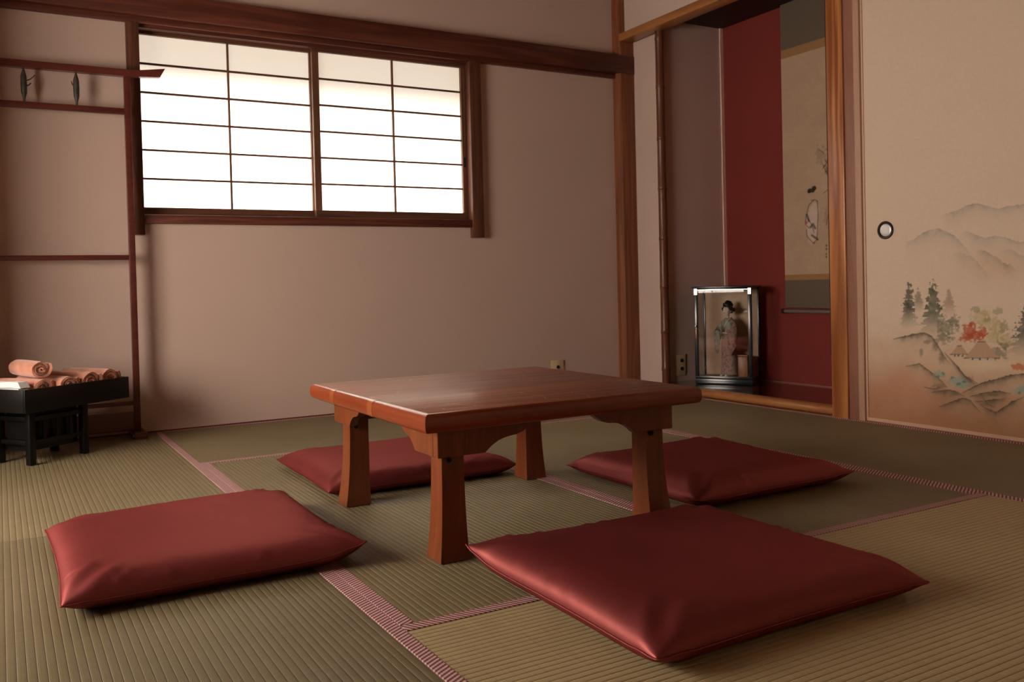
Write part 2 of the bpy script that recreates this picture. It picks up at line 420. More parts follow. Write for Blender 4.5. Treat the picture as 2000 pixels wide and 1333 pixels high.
# timber
struct(box('trim_1', (XL, -0.055, 1.893), (0.048, 0.0, 2.002), M_dark, bevel=0.004), 'long dark brown rail running above the paper window', 'beam')
struct(box('trim_2', (XL, -0.028, 1.866), (-0.078, 0.0, 1.893), M_dark, bevel=0.002), 'thin dark rail under the long brown beam', 'beam')
prism_pts = [(-0.078, 0.06), (-0.078, -0.030), (-0.055, -0.050), (0.045, -0.050), (0.045, 0.06)]
struct(prism('trim_3', prism_pts, 'z', -0.03, H, M_corner), 'reddish brown corner post between window wall and alcove', 'post')
struct(box('trim_4', (-0.062, -1.56, 2.083), (0.035, -0.045, 2.13), M_tokoY, bevel=0.005), 'orange brown lintel over the alcove', 'beam')
# bamboo pole with nodes
prof = []
z = 0.0
nodes = [0.12, 0.34, 0.60, 0.88, 1.17, 1.46, 1.76, 2.04]
prof.append((0.024, -0.03))
for nz in nodes:
    prof += [(0.0235, nz - 0.012), (0.0265, nz - 0.003), (0.0245, nz), (0.0262, nz + 0.004), (0.0238, nz + 0.014)]
prof.append((0.0235, 2.085))
M_bamb = wood('smoked_bamboo', (0.09, 0.030, 0.014, 1), (0.20, 0.075, 0.032, 1), 'Z', rough=0.35, contrast=0.3)
struct(lathe('trim_5', prof, M_bamb, M=Matrix.Translation((0.019, -0.314, 0))), 'thin brown bamboo pole at the alcove edge', 'post')
struct(box('trim_6', (0.503, -0.310, 0.042), (0.525, -0.3005, H), plain('bare_pale_wood', (0.78, 0.55, 0.43, 1), 0.6)), 'pale wooden strip in the corner of the alcove', 'trim')
# alcove sill: rounded pole with faint joints
bm = bmesh.new()
pr = [(0.0225, -1.548), (0.0225, -1.52), (0.0236, -1.515), (0.0225, -1.508), (0.0225, -1.19), (0.0236, -1.186), (0.0225, -1.18), (0.0225, -0.80), (0.0236, -0.795), (0.0225, -0.79), (0.0225, -0.335)]
lathe_bm(bm, pr, 24, Matrix.Translation((-0.035, 0, 0.0215)) @ Matrix.Rotation(-PI / 2, 4, 'X') @ Matrix.Scale(1, 4), 1.25, 1.0)
struct(from_bm('trim_7', bm, M_tokoY, None, True, 40), 'rounded orange brown sill along the alcove floor', 'sill')
struct(box('trim_8', (-0.012, -1.548, -0.03), (0.0, -0.335, 0.042), M_tokoY), 'wooden edge board behind the rounded alcove sill', 'sill')
struct(box('trim_9', (-0.075, -1.632, -0.03), (0.05, -1.545, H), M_toko, bevel=0.006), 'orange grained wooden alcove post', 'post')
struct(box('trim_10', (-0.066, -1.684, -0.03), (0.04, -1.632, H), M_jamb, bevel=0.002), 'pinkish brown door jamb beside the alcove post', 'post')
struct(box('trim_11', (-0.070, -1.714, -0.03), (0.04, -1.684, H), M_jambl, bevel=0.002), 'pale wooden door jamb next to the painted door', 'post')
struct(box('trim_12', (0.510, -1.56, 0.042), (0.525, -0.307, 0.048), M_jamb), 'pale thin strip at the foot of the red wall', 'trim')
struct(box('trim_13', (XR, -3.57, -0.03), (0.0, -1.714, 0.003), M_jamb), 'grooved wooden floor track of the sliding doors', 'trim')
struct(box('trim_14', (-0.075, -3.57, 1.955), (0.02, -1.714, 1.99), M_tokoY), 'wooden head rail over the sliding doors', 'beam')
struct(box('trim_15', (XL, -0.004, -0.03), (-0.078, 0.0, 0.006), M_dark), 'thin dark strip at the foot of the window wall', 'trim')

struct(box('trim_shadow', (-0.062, -1.5445, 0.28), (-0.030, -1.533, H), M_rack0), 'narrow dark strip standing in for the shadow beside the orange alcove post', 'trim')  # near-black strip modelled in place of the shadow gap by the post
struct(box('ceiling_alcove', (0.06, -1.56, 2.16), (0.525, -0.30, 2.19), M_rack0), 'dark board ceiling of the alcove', 'ceiling')

# ---------------------------------------------------------------- windows with paper panels
def shoji_panel(root, a0, a1, z0, z1, depth, stile_l, stile_r, rail_b, rail_t, cols, rows, mpaper):
    """local frame: x along the wall, y into the wall; returns the panel part"""
    d0, d1 = depth, depth + 0.024
    pan = box('bottom_rail', (a0, d0, z0), (a1, d1, z0 + rail_b), M_shojx, root, bevel=0.0015, seg=1)
    pan.name = 'sliding_panel'
    box('top_rail', (a0, d0, z1 - rail_t), (a1, d1, z1), M_shojx, pan)
    box('stile', (a0, d0, z0 + rail_b), (a0 + stile_l, d1, z1 - rail_t), M_shoji, pan, bevel=0.0015, seg=1)
    box('stile', (a1 - stile_r, d0, z0 + rail_b), (a1, d1, z1 - rail_t), M_shoji, pan, bevel=0.0015, seg=1)
    x0, x1, y0, y1 = a0 + stile_l, a1 - stile_r, z0 + rail_b, z1 - rail_t
    t = 0.009
    for i in range(1, cols):
        x = x0 + (x1 - x0) * i / cols
        box('muntin', (x - t / 2, d0 + 0.006, y0), (x + t / 2, d0 + 0.018, y1), M_shoji, pan)
    for j in range(1, rows):
        zz = y0 + (y1 - y0) * j / rows
        for i in range(cols):
            xa = x0 + (x1 - x0) * i / cols + (t / 2 if i else 0); xb = x0 + (x1 - x0) * (i + 1) / cols - (t / 2 if i < cols - 1 else 0)
            box('muntin', (xa, d0 + 0.007, zz - 0.0043), (xb, d0 + 0.018, zz + 0.0043), M_shojx, pan)
    for i in range(cols):
        for j in range(rows):
            xa, xb = x0 + (x1 - x0) * i / cols, x0 + (x1 - x0) * (i + 1) / cols
            za, zb = y0 + (y1 - y0) * j / rows, y0 + (y1 - y0) * (j + 1) / rows
            new_obj('paper_pane', [(xa, d0 + 0.0185, za), (xb, d0 + 0.0185, za), (xb, d0 + 0.0185, zb), (xa, d0 + 0.0185, zb)], [(0, 1, 2, 3)], mpaper, pan)
    return pan
M_shojx = wood('shoji_rail_wood', (0.075, 0.03, 0.016, 1), (0.15, 0.06, 0.032, 1), 'X', rough=0.5)
w1 = struct(thing('window_1', (0, 0, 0)), 'wide paper window of two sliding lattice panels', 'window')
box('window_post', (-2.832, -0.034, 0.905), (-2.778, 0.05, 1.8655), M_darkz, w1, bevel=0.002)
box('window_post', (-1.083, -0.034, 0.900), (-1.014, 0.05, 1.8655), M_darkz, w1, bevel=0.002)
box('window_sill', (-2.778, -0.026, 0.957), (-1.083, 0.11, 0.998), M_dark, w1, bevel=0.002)
box('window_head', (-2.778, 0.0, 1.852), (-1.083, 0.11, 1.8675), M_dark, w1)
box('guide_strip', (-2.778, 0.045, 0.998), (-1.083, 0.05, 1.006), M_dark, w1)
pL = shoji_panel(w1, -2.7785, -1.932, 0.998, 1.852, 0.052, 0.010, 0.026, 0.040, 0.014, 2, 6, M_paper)
pR = shoji_panel(w1, -1.955, -1.083, 0.998, 1.852, 0.018, 0.034, 0.028, 0.040, 0.014, 2, 6, M_paper)
box('finger_pull', (-1.1035, 0.0165, 1.290), (-1.0945, 0.0190, 1.345), M_hole, pR)
# eaves outside, over the window
struct(box('eaves', (-4.6, 0.12, 1.92), (0.9, 0.66, 1.99), M_ceil), 'dark eaves outside over the paper window', 'roof')

w2 = struct(thing('window_2', (XL, 0, 0), PI / 2), 'paper window in the wall left of the viewer', 'window')
box('window_sill', (LY0, -0.02, LZ0 - 0.03), (LY1, 0.095, LZ0 + 0.012), M_dark, w2)
box('window_head', (LY0, -0.02, LZ1 - 0.012), (LY1, 0.095, LZ1 + 0.03), M_dark, w2)
box('window_post', (LY0 - 0.03, -0.02, LZ0 - 0.03), (LY0 + 0.012, 0.095, LZ1 + 0.03), M_darkz, w2)
box('window_post', (LY1 - 0.012, -0.02, LZ0 - 0.03), (LY1 + 0.03, 0.095, LZ1 + 0.03), M_darkz, w2)
lm = (LY0 + LY1) / 2
shoji_panel(w2, LY0 + 0.012, lm + 0.012, LZ0 + 0.012, LZ1 - 0.012, 0.05, 0.02, 0.026, 0.03, 0.02, 2, 6, M_paperL)
shoji_panel(w2, lm - 0.012, LY1 - 0.012, LZ0 + 0.012, LZ1 - 0.012, 0.02, 0.026, 0.02, 0.03, 0.02, 2, 6, M_paperL)

# ---------------------------------------------------------------- painted surfaces (flat print as vertex colours)
def hashn(ix, iy, s):
    h = (ix * 374761393 + iy * 668265263 + s * 1442695041) & 0xFFFFFFFF
    h = ((h ^ (h >> 13)) * 1274126177) & 0xFFFFFFFF
    return ((h ^ (h >> 16)) & 0xFFFF) / 65535.0
def vnoise(U, V, sc, s=0, octv=3):
    out = np.zeros_like(U); amp = 0.5; tot = 0
    for o in range(octv):
        u, v = U / sc * 2 ** o + 1000, V / sc * 2 ** o + 1000
        iu, iv = np.floor(u).astype(np.int64), np.floor(v).astype(np.int64)
        fu, fv = u - iu, v - iv; fu = fu * fu * (3 - 2 * fu); fv = fv * fv * (3 - 2 * fv)
        a = hashn(iu, iv, s + o); b = hashn(iu + 1, iv, s + o); c = hashn(iu, iv + 1, s + o); d = hashn(iu + 1, iv + 1, s + o)
        out += amp * ((a * (1 - fu) + b * fu) * (1 - fv) + (c * (1 - fu) + d * fu) * fv); tot += amp; amp *= 0.5
    return out / tot
class Paint:
    """colours laid over a grid; U, V are drawing coordinates"""
    def __init__(s, U, V, base):
        s.U, s.V = U, V; s.C = np.tile(np.array(base[:3], float), (len(U), 1))
        s.n1 = vnoise(U, V, 9.0, 3); s.n2 = vnoise(U, V, 4.0, 11); s.n3 = vnoise(U, V, 26.0, 5)
    def lay(s, a, col):
        a = np.clip(a, 0, 1)[:, None]; s.C = s.C * (1 - a) + np.array(col[:3])[None] * a
    def blob(s, cx, cy, rx, ry, col, a=0.8, rag=0.6, edge=0.25):
        d = np.sqrt(((s.U - cx) / rx) ** 2 + ((s.V - cy) / ry) ** 2) + (s.n2 - 0.5) * rag
        s.lay(a * np.clip((1 - d) / edge, 0, 1), col)
    def line(s, pts, wd, col, a=0.8, w2=None):
        w2 = wd if w2 is None else w2; n = len(pts) - 1
        best = np.full(len(s.U), 1e9)
        for i in range(n):
            (x0, y0), (x1, y1) = pts[i], pts[i + 1]; dx, dy = x1 - x0, y1 - y0
            t = np.clip(((s.U - x0) * dx + (s.V - y0) * dy) / (dx * dx + dy * dy + 1e-9), 0, 1)
            d = np.hypot(s.U - x0 - t * dx, s.V - y0 - t * dy); ww = wd + (w2 - wd) * (i + t) / n
            best = np.minimum(best, d / ww)
        s.lay(a * np.clip(1.5 - best, 0, 1), col)
    def ridge(s, pts, fade, col, a=0.6, jag=2.0):
        """wash that is strongest under a ridge line and fades downwards"""
        xs, ys = zip(*pts); top = np.interp(s.U, xs, ys) + (s.n2 - 0.5) * jag
        ends = np.clip((s.U - xs[0]) / 22, 0, 1) * np.clip((xs[-1] - s.U) / 22, 0, 1) * (0.35 + 1.1 * s.n1) * (0.5 + s.n3)
        dv = s.V - top; s.lay(a * ends * np.where(dv > -0.6, np.exp(-np.maximum(dv, 0) / fade), 0), col)
    def conifer(s, cx, top, bot, half, col, a=0.85):
        t = np.clip((s.V - top) / (bot - top), -0.01, 1.2); tp = np.maximum(t, 0); tier = (t * 7) % 1.0
        w_ = half * (0.10 + 0.9 * tp ** 0.85) * (0.62 + 0.5 * tier) + (s.n2 - 0.5) * half * 0.7
        ins = np.clip((w_ - np.abs(s.U - cx)) / 2.0, 0, 1) * ((t > 0) & (t < 1.08))
        s.lay(a * ins * np.clip((1.08 - t) / 0.45, 0, 1) * (0.65 + 0.5 * s.n1), col)
def painted_sheet(name, y0, y1, z0, z1, x, step, paint_fn, mat, parent):
    ny, nz = int(abs(y1 - y0) / step) + 1, int((z1 - z0) / step) + 1
    ys, zs = np.linspace(y0, y1, ny), np.linspace(z0, z1, nz)
    Y, Z = np.meshgrid(ys, zs); P = np.stack([np.full(Y.size, x), Y.ravel(), Z.ravel()], -1)
    U, V = to_pixel(P)
    C = paint_fn(U, V, P)
    me = bpy.data.meshes.new(name)
    i = (np.arange(nz - 1)[:, None] * ny + np.arange(ny - 1)[None]).ravel()
    F = np.stack([i, i + ny, i + ny + 1, i + 1], -1)
    me.from_pydata(P.tolist(), [], F.tolist())
    ca = me.color_attributes.new('paint', 'FLOAT_COLOR', 'POINT')
    ca.data.foreach_set('color', np.concatenate([C, np.ones((len(C), 1))], 1).astype(np.float32).ravel())
    me.update()
    return link(name, me, mat, parent)

KP = 1.75     # albedo from the printed tone: the room lights the print to about this fraction
def tone(r, g, b): c = srgb(r, g, b); return (c[0] * KP, c[1] * KP * 1.15, c[2] * KP * 1.45)
GOLD = tone(170, 143, 113)
def paint_fusuma(U, V, P):
    p = Paint(U, V, GOLD)
    Z = P[:, 2]; 
    # warm golden cloud wash towards the foot
    p.lay(0.95 * np.clip((0.44 - Z + (p.n3 - 0.5) * 0.12) / 0.40, 0, 1), tone(140, 94, 60))
    p.lay(0.5 * np.exp(-((U - 1770) / 60) ** 2 - ((V - 760) / 45) ** 2), tone(158, 100, 66))
    p.lay(0.35 * np.exp(-((U - 1960) / 90) ** 2 - ((V - 520) / 30) ** 2), tone(158, 118, 84))
    p.lay(0.55 * np.exp(-((U - 1930) / 75) ** 2 - ((V - 712) / 16) ** 2), tone(172, 146, 108))
    # far hills
    g1, g2 = tone(132, 116, 98), tone(112, 98, 82)
    p.ridge([(1840, 421), (1868, 412), (1890, 401), (1910, 398), (1930, 404), (1950, 409), (1970, 403), (2000, 400), (2060, 396)], 12, g2, 0.6, 1)
    p.ridge([(1765, 476), (1785, 468), (1800, 457), (1815, 450), (1832, 447), (1850, 454), (1865, 462), (1880, 478), (1900, 502)], 14, g2, 0.6)
    p.ridge([(1875, 455), (1888, 452), (1905, 460), (1925, 466), (1945, 461), (1960, 464), (1990, 473), (2040, 470)], 11, g2, 0.5)
    p.ridge([(1860, 490), (1885, 497), (1905, 508), (1925, 531), (1935, 545)], 14, g2, 0.45, 6)
    p.ridge([(1905, 488), (1925, 491), (1945, 503), (1960, 514), (1975, 519), (1990, 530)], 14, tone(104, 88, 66), 0.6, 8)
    p.ridge([(1950, 490), (1975, 488), (1995, 500), (2040, 505)], 12, g1, 0.55, 7)
    # conifers
    dk, dk2 = tone(58, 56, 42), tone(66, 66, 46)
    p.conifer(1793, 560, 606, 14, tone(96, 80, 58), 0.75)
    p.conifer(1853, 562, 615, 18, tone(120, 92, 66), 0.7)
    p.conifer(1775, 546, 636, 19, dk, 0.95)
    p.conifer(1822, 545, 650, 26, dk2, 0.95)
    p.conifer(2008, 590, 690, 40, dk, 0.9)
    # broadleaf trees
    yel, red, grn = tone(136, 116, 62), tone(140, 58, 28), tone(82, 76, 54)
    for (x, y, rx, ry) in ((1915, 622, 22, 18), (1935, 630, 26, 20), (1950, 645, 22, 20), (1940, 660, 24, 18), (1925, 612, 14, 8), (1965, 668, 16, 18)):
        p.blob(x, y, rx, ry, yel, 0.42, 1.3, 0.5)
    for (x, y, rx, ry) in ((1948, 608, 12, 8), (1960, 640, 10, 14), (1905, 605, 10, 6), (1930, 625, 8, 5)): p.blob(x, y, rx, ry, tone(110, 98, 62), 0.55, 1.2)
    for (x, y, rx, ry) in ((1850, 640, 24, 22), (1842, 660, 20, 14), (1862, 628, 16, 12), (1950, 690, 20, 16), (1960, 676, 14, 12)): p.blob(x, y, rx, ry, grn, 0.6, 1.5, 0.5)
    for (x, y, rx, ry) in ((1895, 645, 18, 14), (1908, 656, 20, 12), (1888, 660, 16, 9), (1900, 634, 9, 6), (1918, 650, 12, 12)): p.blob(x, y, rx, ry, red, 0.8, 1.3, 0.4)
    p.blob(1990, 717, 18, 8, tone(150, 76, 40), 0.8, 0.8)
    p.line([(1856, 640), (1858, 672)], 1.0, tone(160, 140, 112), 0.5)
    # thatched houses
    thatch, th2 = tone(148, 112, 82), tone(132, 98, 70)
    for (cx, yt, hb, hw, hh) in ((1874, 676, 693, 18, 16), (1917, 668, 700, 34, 30)):
        t = (V - yt) / (hb - yt); ins = (np.abs(U - cx) < hw * (0.22 + 0.78 * t)) & (t > 0) & (t < 1)
        p.lay(0.95 * ins, thatch); p.lay(0.5 * ins * p.n2, th2)
        p.line([(cx - hw, hb), (cx + hw, hb)], 1.0, tone(80, 56, 40), 0.8)
        p.line([(cx - hw * 0.22, yt), (cx + hw * 0.22, yt)], 1.0, tone(80, 58, 42), 0.8)
        p.lay(0.9 * ((np.abs(U - cx) < hw * 0.72) & (V > hb) & (V < hb + 4)), tone(150, 130, 104))
        for q in (-0.5, -0.1, 0.35): p.lay(0.8 * ((np.abs(U - cx - q * hw) < 1.6) & (V > hb) & (V < hb + 4)), tone(60, 44, 34))
    # banks and rocks
    ink, ink2 = tone(74, 60, 44), tone(100, 80, 56)
    for pts in ([(1745, 663), (1770, 657), (1788, 653), (1806, 650), (1820, 658), (1832, 675), (1842, 693), (1855, 712)],
                [(1770, 716), (1796, 711), (1815, 725), (1840, 745), (1850, 757)],
                [(1806, 757), (1822, 760), (1848, 755)], [(1845, 690), (1870, 716), (1885, 735), (1910, 750)],
                [(1873, 724), (1890, 740), (1905, 752)], [(1880, 768), (1910, 752), (1930, 745), (1955, 740), (1975, 733), (2000, 731), (2040, 726)],
                [(1950, 740), (1965, 735), (1985, 732)], [(1820, 767), (1850, 762), (1868, 765), (1884, 775)],
                [(1895, 775), (1920, 768), (1950, 764), (1975, 770)], [(1905, 785), (1935, 782), (1965, 779)],
                [(1835, 795), (1860, 785), (1880, 778), (1895, 782), (1905, 795), (1915, 806)],
                [(1915, 790), (1925, 798), (1945, 806), (1960, 797), (1975, 786), (2000, 776)], [(1920, 778), (1930, 790), (1945, 796)]):
        p.ridge(sorted(pts), 9, ink2, 1.0, 5); p.ridge(sorted(pts), 3.5, ink, 0.7, 5); p.line(pts, 1.1, ink, 0.55, 0.6)
    for (x, y, rx, ry) in ((1826, 676, 8, 12), (1840, 700, 9, 14), (1812, 668, 10, 6), (1800, 690, 5, 12), (1834, 754, 16, 6), (1868, 770, 12, 5), (1940, 772, 16, 4), (1895, 742, 10, 8), (1925, 790, 10, 6)):
        p.blob(x, y, rx, ry, ink, 0.5, 1.0, 0.6)
    teal = tone(104, 120, 98)
    for (x, y, rx, ry) in ((1835, 732, 14, 9), (1868, 744, 22, 12), (1880, 752, 16, 9), (1988, 764, 16, 8), (2000, 760, 16, 9)):
        p.blob(x, y, rx, ry, teal, 0.65, 1.4, 0.5)
    for (x, y) in ((1832, 736), (1842, 730), (1860, 738), (1872, 750), (1884, 746), (1990, 768)): p.blob(x, y, 4, 3, tone(66, 78, 58), 0.6, 1.0)
    p.C *= (0.97 + 0.06 * p.n2)[:, None]
    return p.C

M_fus = printed('painted_gold_paper', 0.75)
M_fusp = plain('gold_paper', GOLD + (1,), 0.75, 0.2, var=0.03, scale=4)
M_fframe = wood('sliding_door_frame_wood', (0.66, 0.42, 0.30, 1), (0.76, 0.50, 0.37, 1), 'Y', rough=0.4, contrast=0.2)
def fusuma(name, y0, y1, xf, label, painted):
    """sliding door: y0 > y1, front face at xf"""
    r = struct(thing(name, (0, 0, 0)), label, 'sliding door')
    fr = 0.008
    box('door_core', (xf + 0.002, y1, 0.004), (xf + 0.026, y0, 1.954), M_fusp, r)
    box('edge_frame', (xf - 0.004, y0 - fr, 0.004), (xf + 0.002, y0, 1.954), M_fframe, r)
    box('edge_frame', (xf - 0.004, y1, 0.004), (xf + 0.002, y1 + fr, 1.954), M_fframe, r)
    box('edge_frame', (xf - 0.004, y1 + fr, 0.004), (xf + 0.002, y0 - fr, 0.018), M_fframe, r)
    box('edge_frame', (xf - 0.004, y1 + fr, 1.94), (xf + 0.002, y0 - fr, 1.954), M_fframe, r)
    if painted:
        painted_sheet('paper_face', y0 - fr, y1 + fr, 0.018, 1.94, xf + 0.0005, 0.0024, paint_fusuma, M_fus, r)
    else:
        box('paper_face', (xf, y1 + fr, 0.018), (xf + 0.002, y0 - fr, 1.94), M_fusp, r)
    return r
d1 = fusuma('door_1', -1.7155, -2.62, -0.056, 'gold paper sliding door painted with misty hills and farmhouse', True)
d2 = fusuma('door_2', -2.59, -3.56, -0.026, 'plain far sliding door behind the painted one', False)
# round finger pull
Rm = Matrix.Translation((-0.0555, -1.820, 0.829)) @ Matrix.Rotation(-PI / 2, 4, 'Y')
hp = lathe('finger_pull', [(0.0, -0.001), (0.0375, -0.001), (0.0385, 0.003), (0.036, 0.0055), (0.030, 0.005), (0.0275, 0.001), (0.0, 0.001)][1:-1], M_bronze, d1, 40, Rm)
hp['label'] = 'dark round metal finger pull'
lathe('pull_dish', [(0.0265, 0.0012), (0.024, 0.0022), (0.012, 0.0016), (0.002, 0.0014)], M_dish, hp, 32, Rm)

# hanging scroll
SX = 0.497
def paint_scroll(U, V, P):
    p = Paint(U, V, tone(142, 112, 84))
    ink, ink2 = tone(28, 24, 18), tone(62, 52, 38)
    p.C *= (0.95 + 0.1 * p.n3)[:, None]
    for (x0, y0, x1, y1, wd) in ((1622, 310, 1606, 330, 1.2), (1620, 322, 1610, 312, 1.4), (1624, 330, 1612, 336, 1.6), (1616, 340, 1606, 320, 1.1), (1625, 345, 1612, 325, 1.3), (1622, 300, 1612, 290, 0.8), (1610, 300, 1596, 290, 0.6), (1618, 370, 1608, 378, 0.6), (1622, 395, 1614, 440, 0.7)):
        p.line([(x0, y0), (x1, y1)], wd, ink, 0.75, 0.5)
    p.blob(1603, 303, 12, 18, ink2, 0.25, 1.4); p.blob(1619, 326, 9, 16, ink, 0.35, 1.6); p.blob(1616, 425, 7, 20, ink2, 0.25, 1.5)
    # standing figure in a robe: loose ink outline, light robe
    p.blob(1586, 440, 13, 38, tone(165, 140, 118), 0.6, 0.4); p.blob(1592, 410, 9, 16, tone(160, 136, 114), 0.6, 0.4)
    for (x, y, rx, ry) in ((1585, 372, 8, 5), (1590, 368, 5, 5), (1580, 375, 4, 3)): p.blob(x, y, rx, ry, ink, 0.95, 0.5)
    for pts in ([(1590, 391), (1580, 400), (1574, 425), (1573, 438), (1580, 446)], [(1596, 392), (1598, 415), (1597, 440), (1596, 466)],
                [(1584, 392), (1592, 390), (1597, 394)], [(1575, 448), (1576, 462), (1588, 475), (1596, 468)], [(1578, 428), (1586, 440), (1590, 455)]): p.line(pts, 0.9, ink2, 0.7)
    for pts in ([(1576, 420), (1580, 432)], [(1583, 444), (1588, 438), (1592, 446)], [(1586, 460), (1597, 468)]): p.line(pts, 2.2, ink, 0.75)
    p.blob(1575, 435, 3, 4, tone(120, 40, 30), 0.7, 0.4); p.blob(1590, 475, 3, 2.5, tone(110, 50, 36), 0.7, 0.4)
    for y in (480, 487, 496, 502): p.blob(1614, y, 2, 2.6, ink, 0.6, 0.8)
    Z = P[:, 2]
    strip, grey = tone(120, 84, 48), tone(80, 64, 48)
    p.lay(1.0 * ((Z > 1.858) | (Z < 0.653)), strip); p.lay(1.0 * ((Z > 1.905) | (Z < 0.622)), grey)
    p.C *= (0.96 + 0.08 * p.n2)[:, None]
    return p.C
sc = tag(thing('hanging_scroll', (SX, -0.98, 0.45)), 'long hanging scroll with a robed figure in ink on the red wall', 'scroll')
sheet = painted_sheet('scroll_sheet', -0.778, -1.185, 0.47, 2.30, SX, 0.0028, paint_scroll, printed('scroll_silk', 0.85), sc)
sheet.location = (-SX, 0.98, -0.45)
M_rod = plain('dark_rod_wood', (0.02, 0.012, 0.01, 1), 0.4)
RX = Matrix.Rotation(PI / 2, 4, 'X')
lathe('bottom_roller', [(0.011, -0.208), (0.011, 0.205)], plain('scroll_roller_cloth', (0.16, 0.12, 0.10, 1), 0.7), sc, 16, RX)
for s in (-1, 1): lathe('roller_knob', [(0.012, 0.2055), (0.014, 0.212), (0.014, 0.224), (0.011, 0.228)], M_rod, sc, 16, Matrix.Rotation(s * PI / 2, 4, 'X'))
lathe('top_rod', [(0.008, -0.205), (0.008, 0.205)], M_rod, sc, 12, Matrix.Translation((0.0, 0, 1.857)) @ RX)
tube('hanging_cord', [(0, -0.12, 1.862), (0.018, 0, 1.945), (0, 0.12, 1.862)], 0.002, M_rod, sc, 6)

# ---------------------------------------------------------------- sockets
o1 = tag(thing('aerial_socket', (-0.531, 0, 0.13)), 'ivory aerial socket low on the window wall', 'socket')
box('cover_plate', (-0.043, -0.007, -0.06), (0.043, -0.0002, 0.06), M_ivory, o1, bevel=0.002)
lathe('socket_hole', [(0.010, 0.0), (0.010, 0.004), (0.008, 0.0045)], M_hole, o1, 16, Matrix.Translation((0.0, -0.0065, 0.02)) @ RX)
o2 = tag(thing('wall_socket', (0.1422, -0.30, 0.138)), 'ivory double socket on the grey alcove side wall', 'socket')
box('cover_plate', (-0.0355, -0.007, -0.062), (0.0355, -0.0002, 0.062), M_ivory, o2, bevel=0.002)
for zz in (0.026, -0.022): lathe('socket_hole', [(0.011, 0.0), (0.011, 0.004), (0.009, 0.0045)], M_hole, o2, 16, Matrix.Translation((0.004, -0.0065, zz)) @ RX)

# ---------------------------------------------------------------- low table
TX, TY, TZ = -2.16, -2.105, 0.356
tb = tag(thing('low_table', (TX, TY, 0)), 'square low table of red brown lacquered wood with flared legs', 'table')
A = 0.403; TH = 0.046
box('top_panel', (-A + 0.019, -A + 0.019, TZ - TH + 0.008), (A - 0.019, A - 0.019, TZ - 0.0005), M_table, tb, bevel=0.0015)
# half-round edge rails, mitred
def rail_profile(grow=0.0):
    prof = []; hh = TH / 2 - 0.001 + grow
    for k in range(9):
        a = -PI / 2 + PI * k / 8
        prof.append((A - 0.019 + (0.019 + grow) * abs(math.cos(a)) ** 0.6, TZ - TH / 2 + hh * math.copysign(abs(math.sin(a)) ** 0.7, math.sin(a))))
    return prof + [(A - 0.0205, TZ - 0.0022), (A - 0.0205, TZ - TH + 0.001)]
def rail_piece(name, ends, prof, mat, parent):
    bm = bmesh.new(); E_ = [[bm.verts.new((e(r), -r, z)) for r, z in prof] for e in ends]; n = len(prof)
    for p_, q_ in zip(E_, E_[1:]):
        for i in range(n): bm.faces.new((p_[i], p_[(i + 1) % n], q_[(i + 1) % n], q_[i]))
    bm.faces.new(E_[0]); bm.faces.new(E_[-1][::-1])
    return from_bm(name, bm, mat, parent, True, 50)
def edge_rail(rot):
    o = rail_piece('edge_rail', [lambda r: -(r - 0.0002), lambda r: r - 0.0002], rail_profile(), M_tedgex, tb)
    o.rotation_euler = (0, 0, rot)
    return o
M_tedgex = wood('lacquered_edge_rail_wood', (0.20, 0.036, 0.012, 1), (0.32, 0.064, 0.02, 1), 'X', rough=0.28, coat=0.5, ring=8, contrast=0.35)
rails = [edge_rail(PI / 2 * k) for k in range(4)]
# faint bamboo-like joints on the left rail
M_joint = plain('light_rail_joint', (0.33, 0.085, 0.026, 1), 0.3, coat=0.4)
for yy in (0.21, -0.075):
    rail_piece('rail_joint', [lambda r, c=-yy - 0.016: c, lambda r, c=-yy + 0.016: c], rail_profile(0.0007), M_joint, rails[3])
zb = TZ - TH; BO = 0.348; BH = 0.066
for sx in (-1, 1):
    for sy in (-1, 1):
        # corner brackets: one along each side, lower edge swept up towards the middle
        def brk(L):
            pts = [(BO, zb), (BO, zb - BH), (BO - 0.125, zb - BH)]
            x0 = BO - 0.125
            for k in range(1, 9):
                t = k / 8
                pts.append((x0 - (L - 0.125) * t, zb - BH * (1 - t) ** 1.0 + (0.010 * math.sin(PI * t * 2)) * (1 if t < 1 else 0)))
            return pts
        pts = [(u * sx, v) for u, v in brk(0.265)]
        y0 = sy * BO; y1 = sy * (BO - 0.024)
        prism('bracket', pts, 'y', min(y0, y1), max(y0, y1), M_tleg, tb, bevel=0.0015)
        pts = [(u * sy - (0.0245 * sy if u > BO - 0.001 else 0), v) for u, v in brk(0.215)]
        x0 = sx * BO; x1 = sx * (BO - 0.024)
        prism('bracket', pts, 'x', min(x0, x1), max(x0, x1), M_tleg, tb, bevel=0.0015)
        # flared leg
        bm = bmesh.new(); rings = []
        cx, cy = sx * 0.300, sy * 0.300
        for t in [i / 10 for i in range(11)]:
            zz = (zb - 0.0005) * t
            e = (1 - t)
            hw = 0.0285 + 0.0090 * e ** 3.0
            ox = 0.008 * e ** 3
            rings.append([bm.verts.new((cx + sx * ox + a * hw, cy + sy * ox + b * hw, zz + 0.0015)) for a, b in ((-1, -1), (1, -1), (1, 1), (-1, 1))])
        for i in range(10):
            for k in range(4): bm.faces.new((rings[i][k], rings[i][(k + 1) % 4], rings[i + 1][(k + 1) % 4], rings[i + 1][k]))
        bm.faces.new(rings[0][::-1]); bm.faces.new(rings[-1])
        lg = from_bm('leg', bm, M_tleg, tb, True, 40)
        lathe('leg_peg', [(0.007, -0.001), (0.007, 0.002), (0.005, 0.0025)], M_hole, lg, 12, Matrix.Translation((cx - 0.012, cy - 0.0315, 0.235)) @ RX)

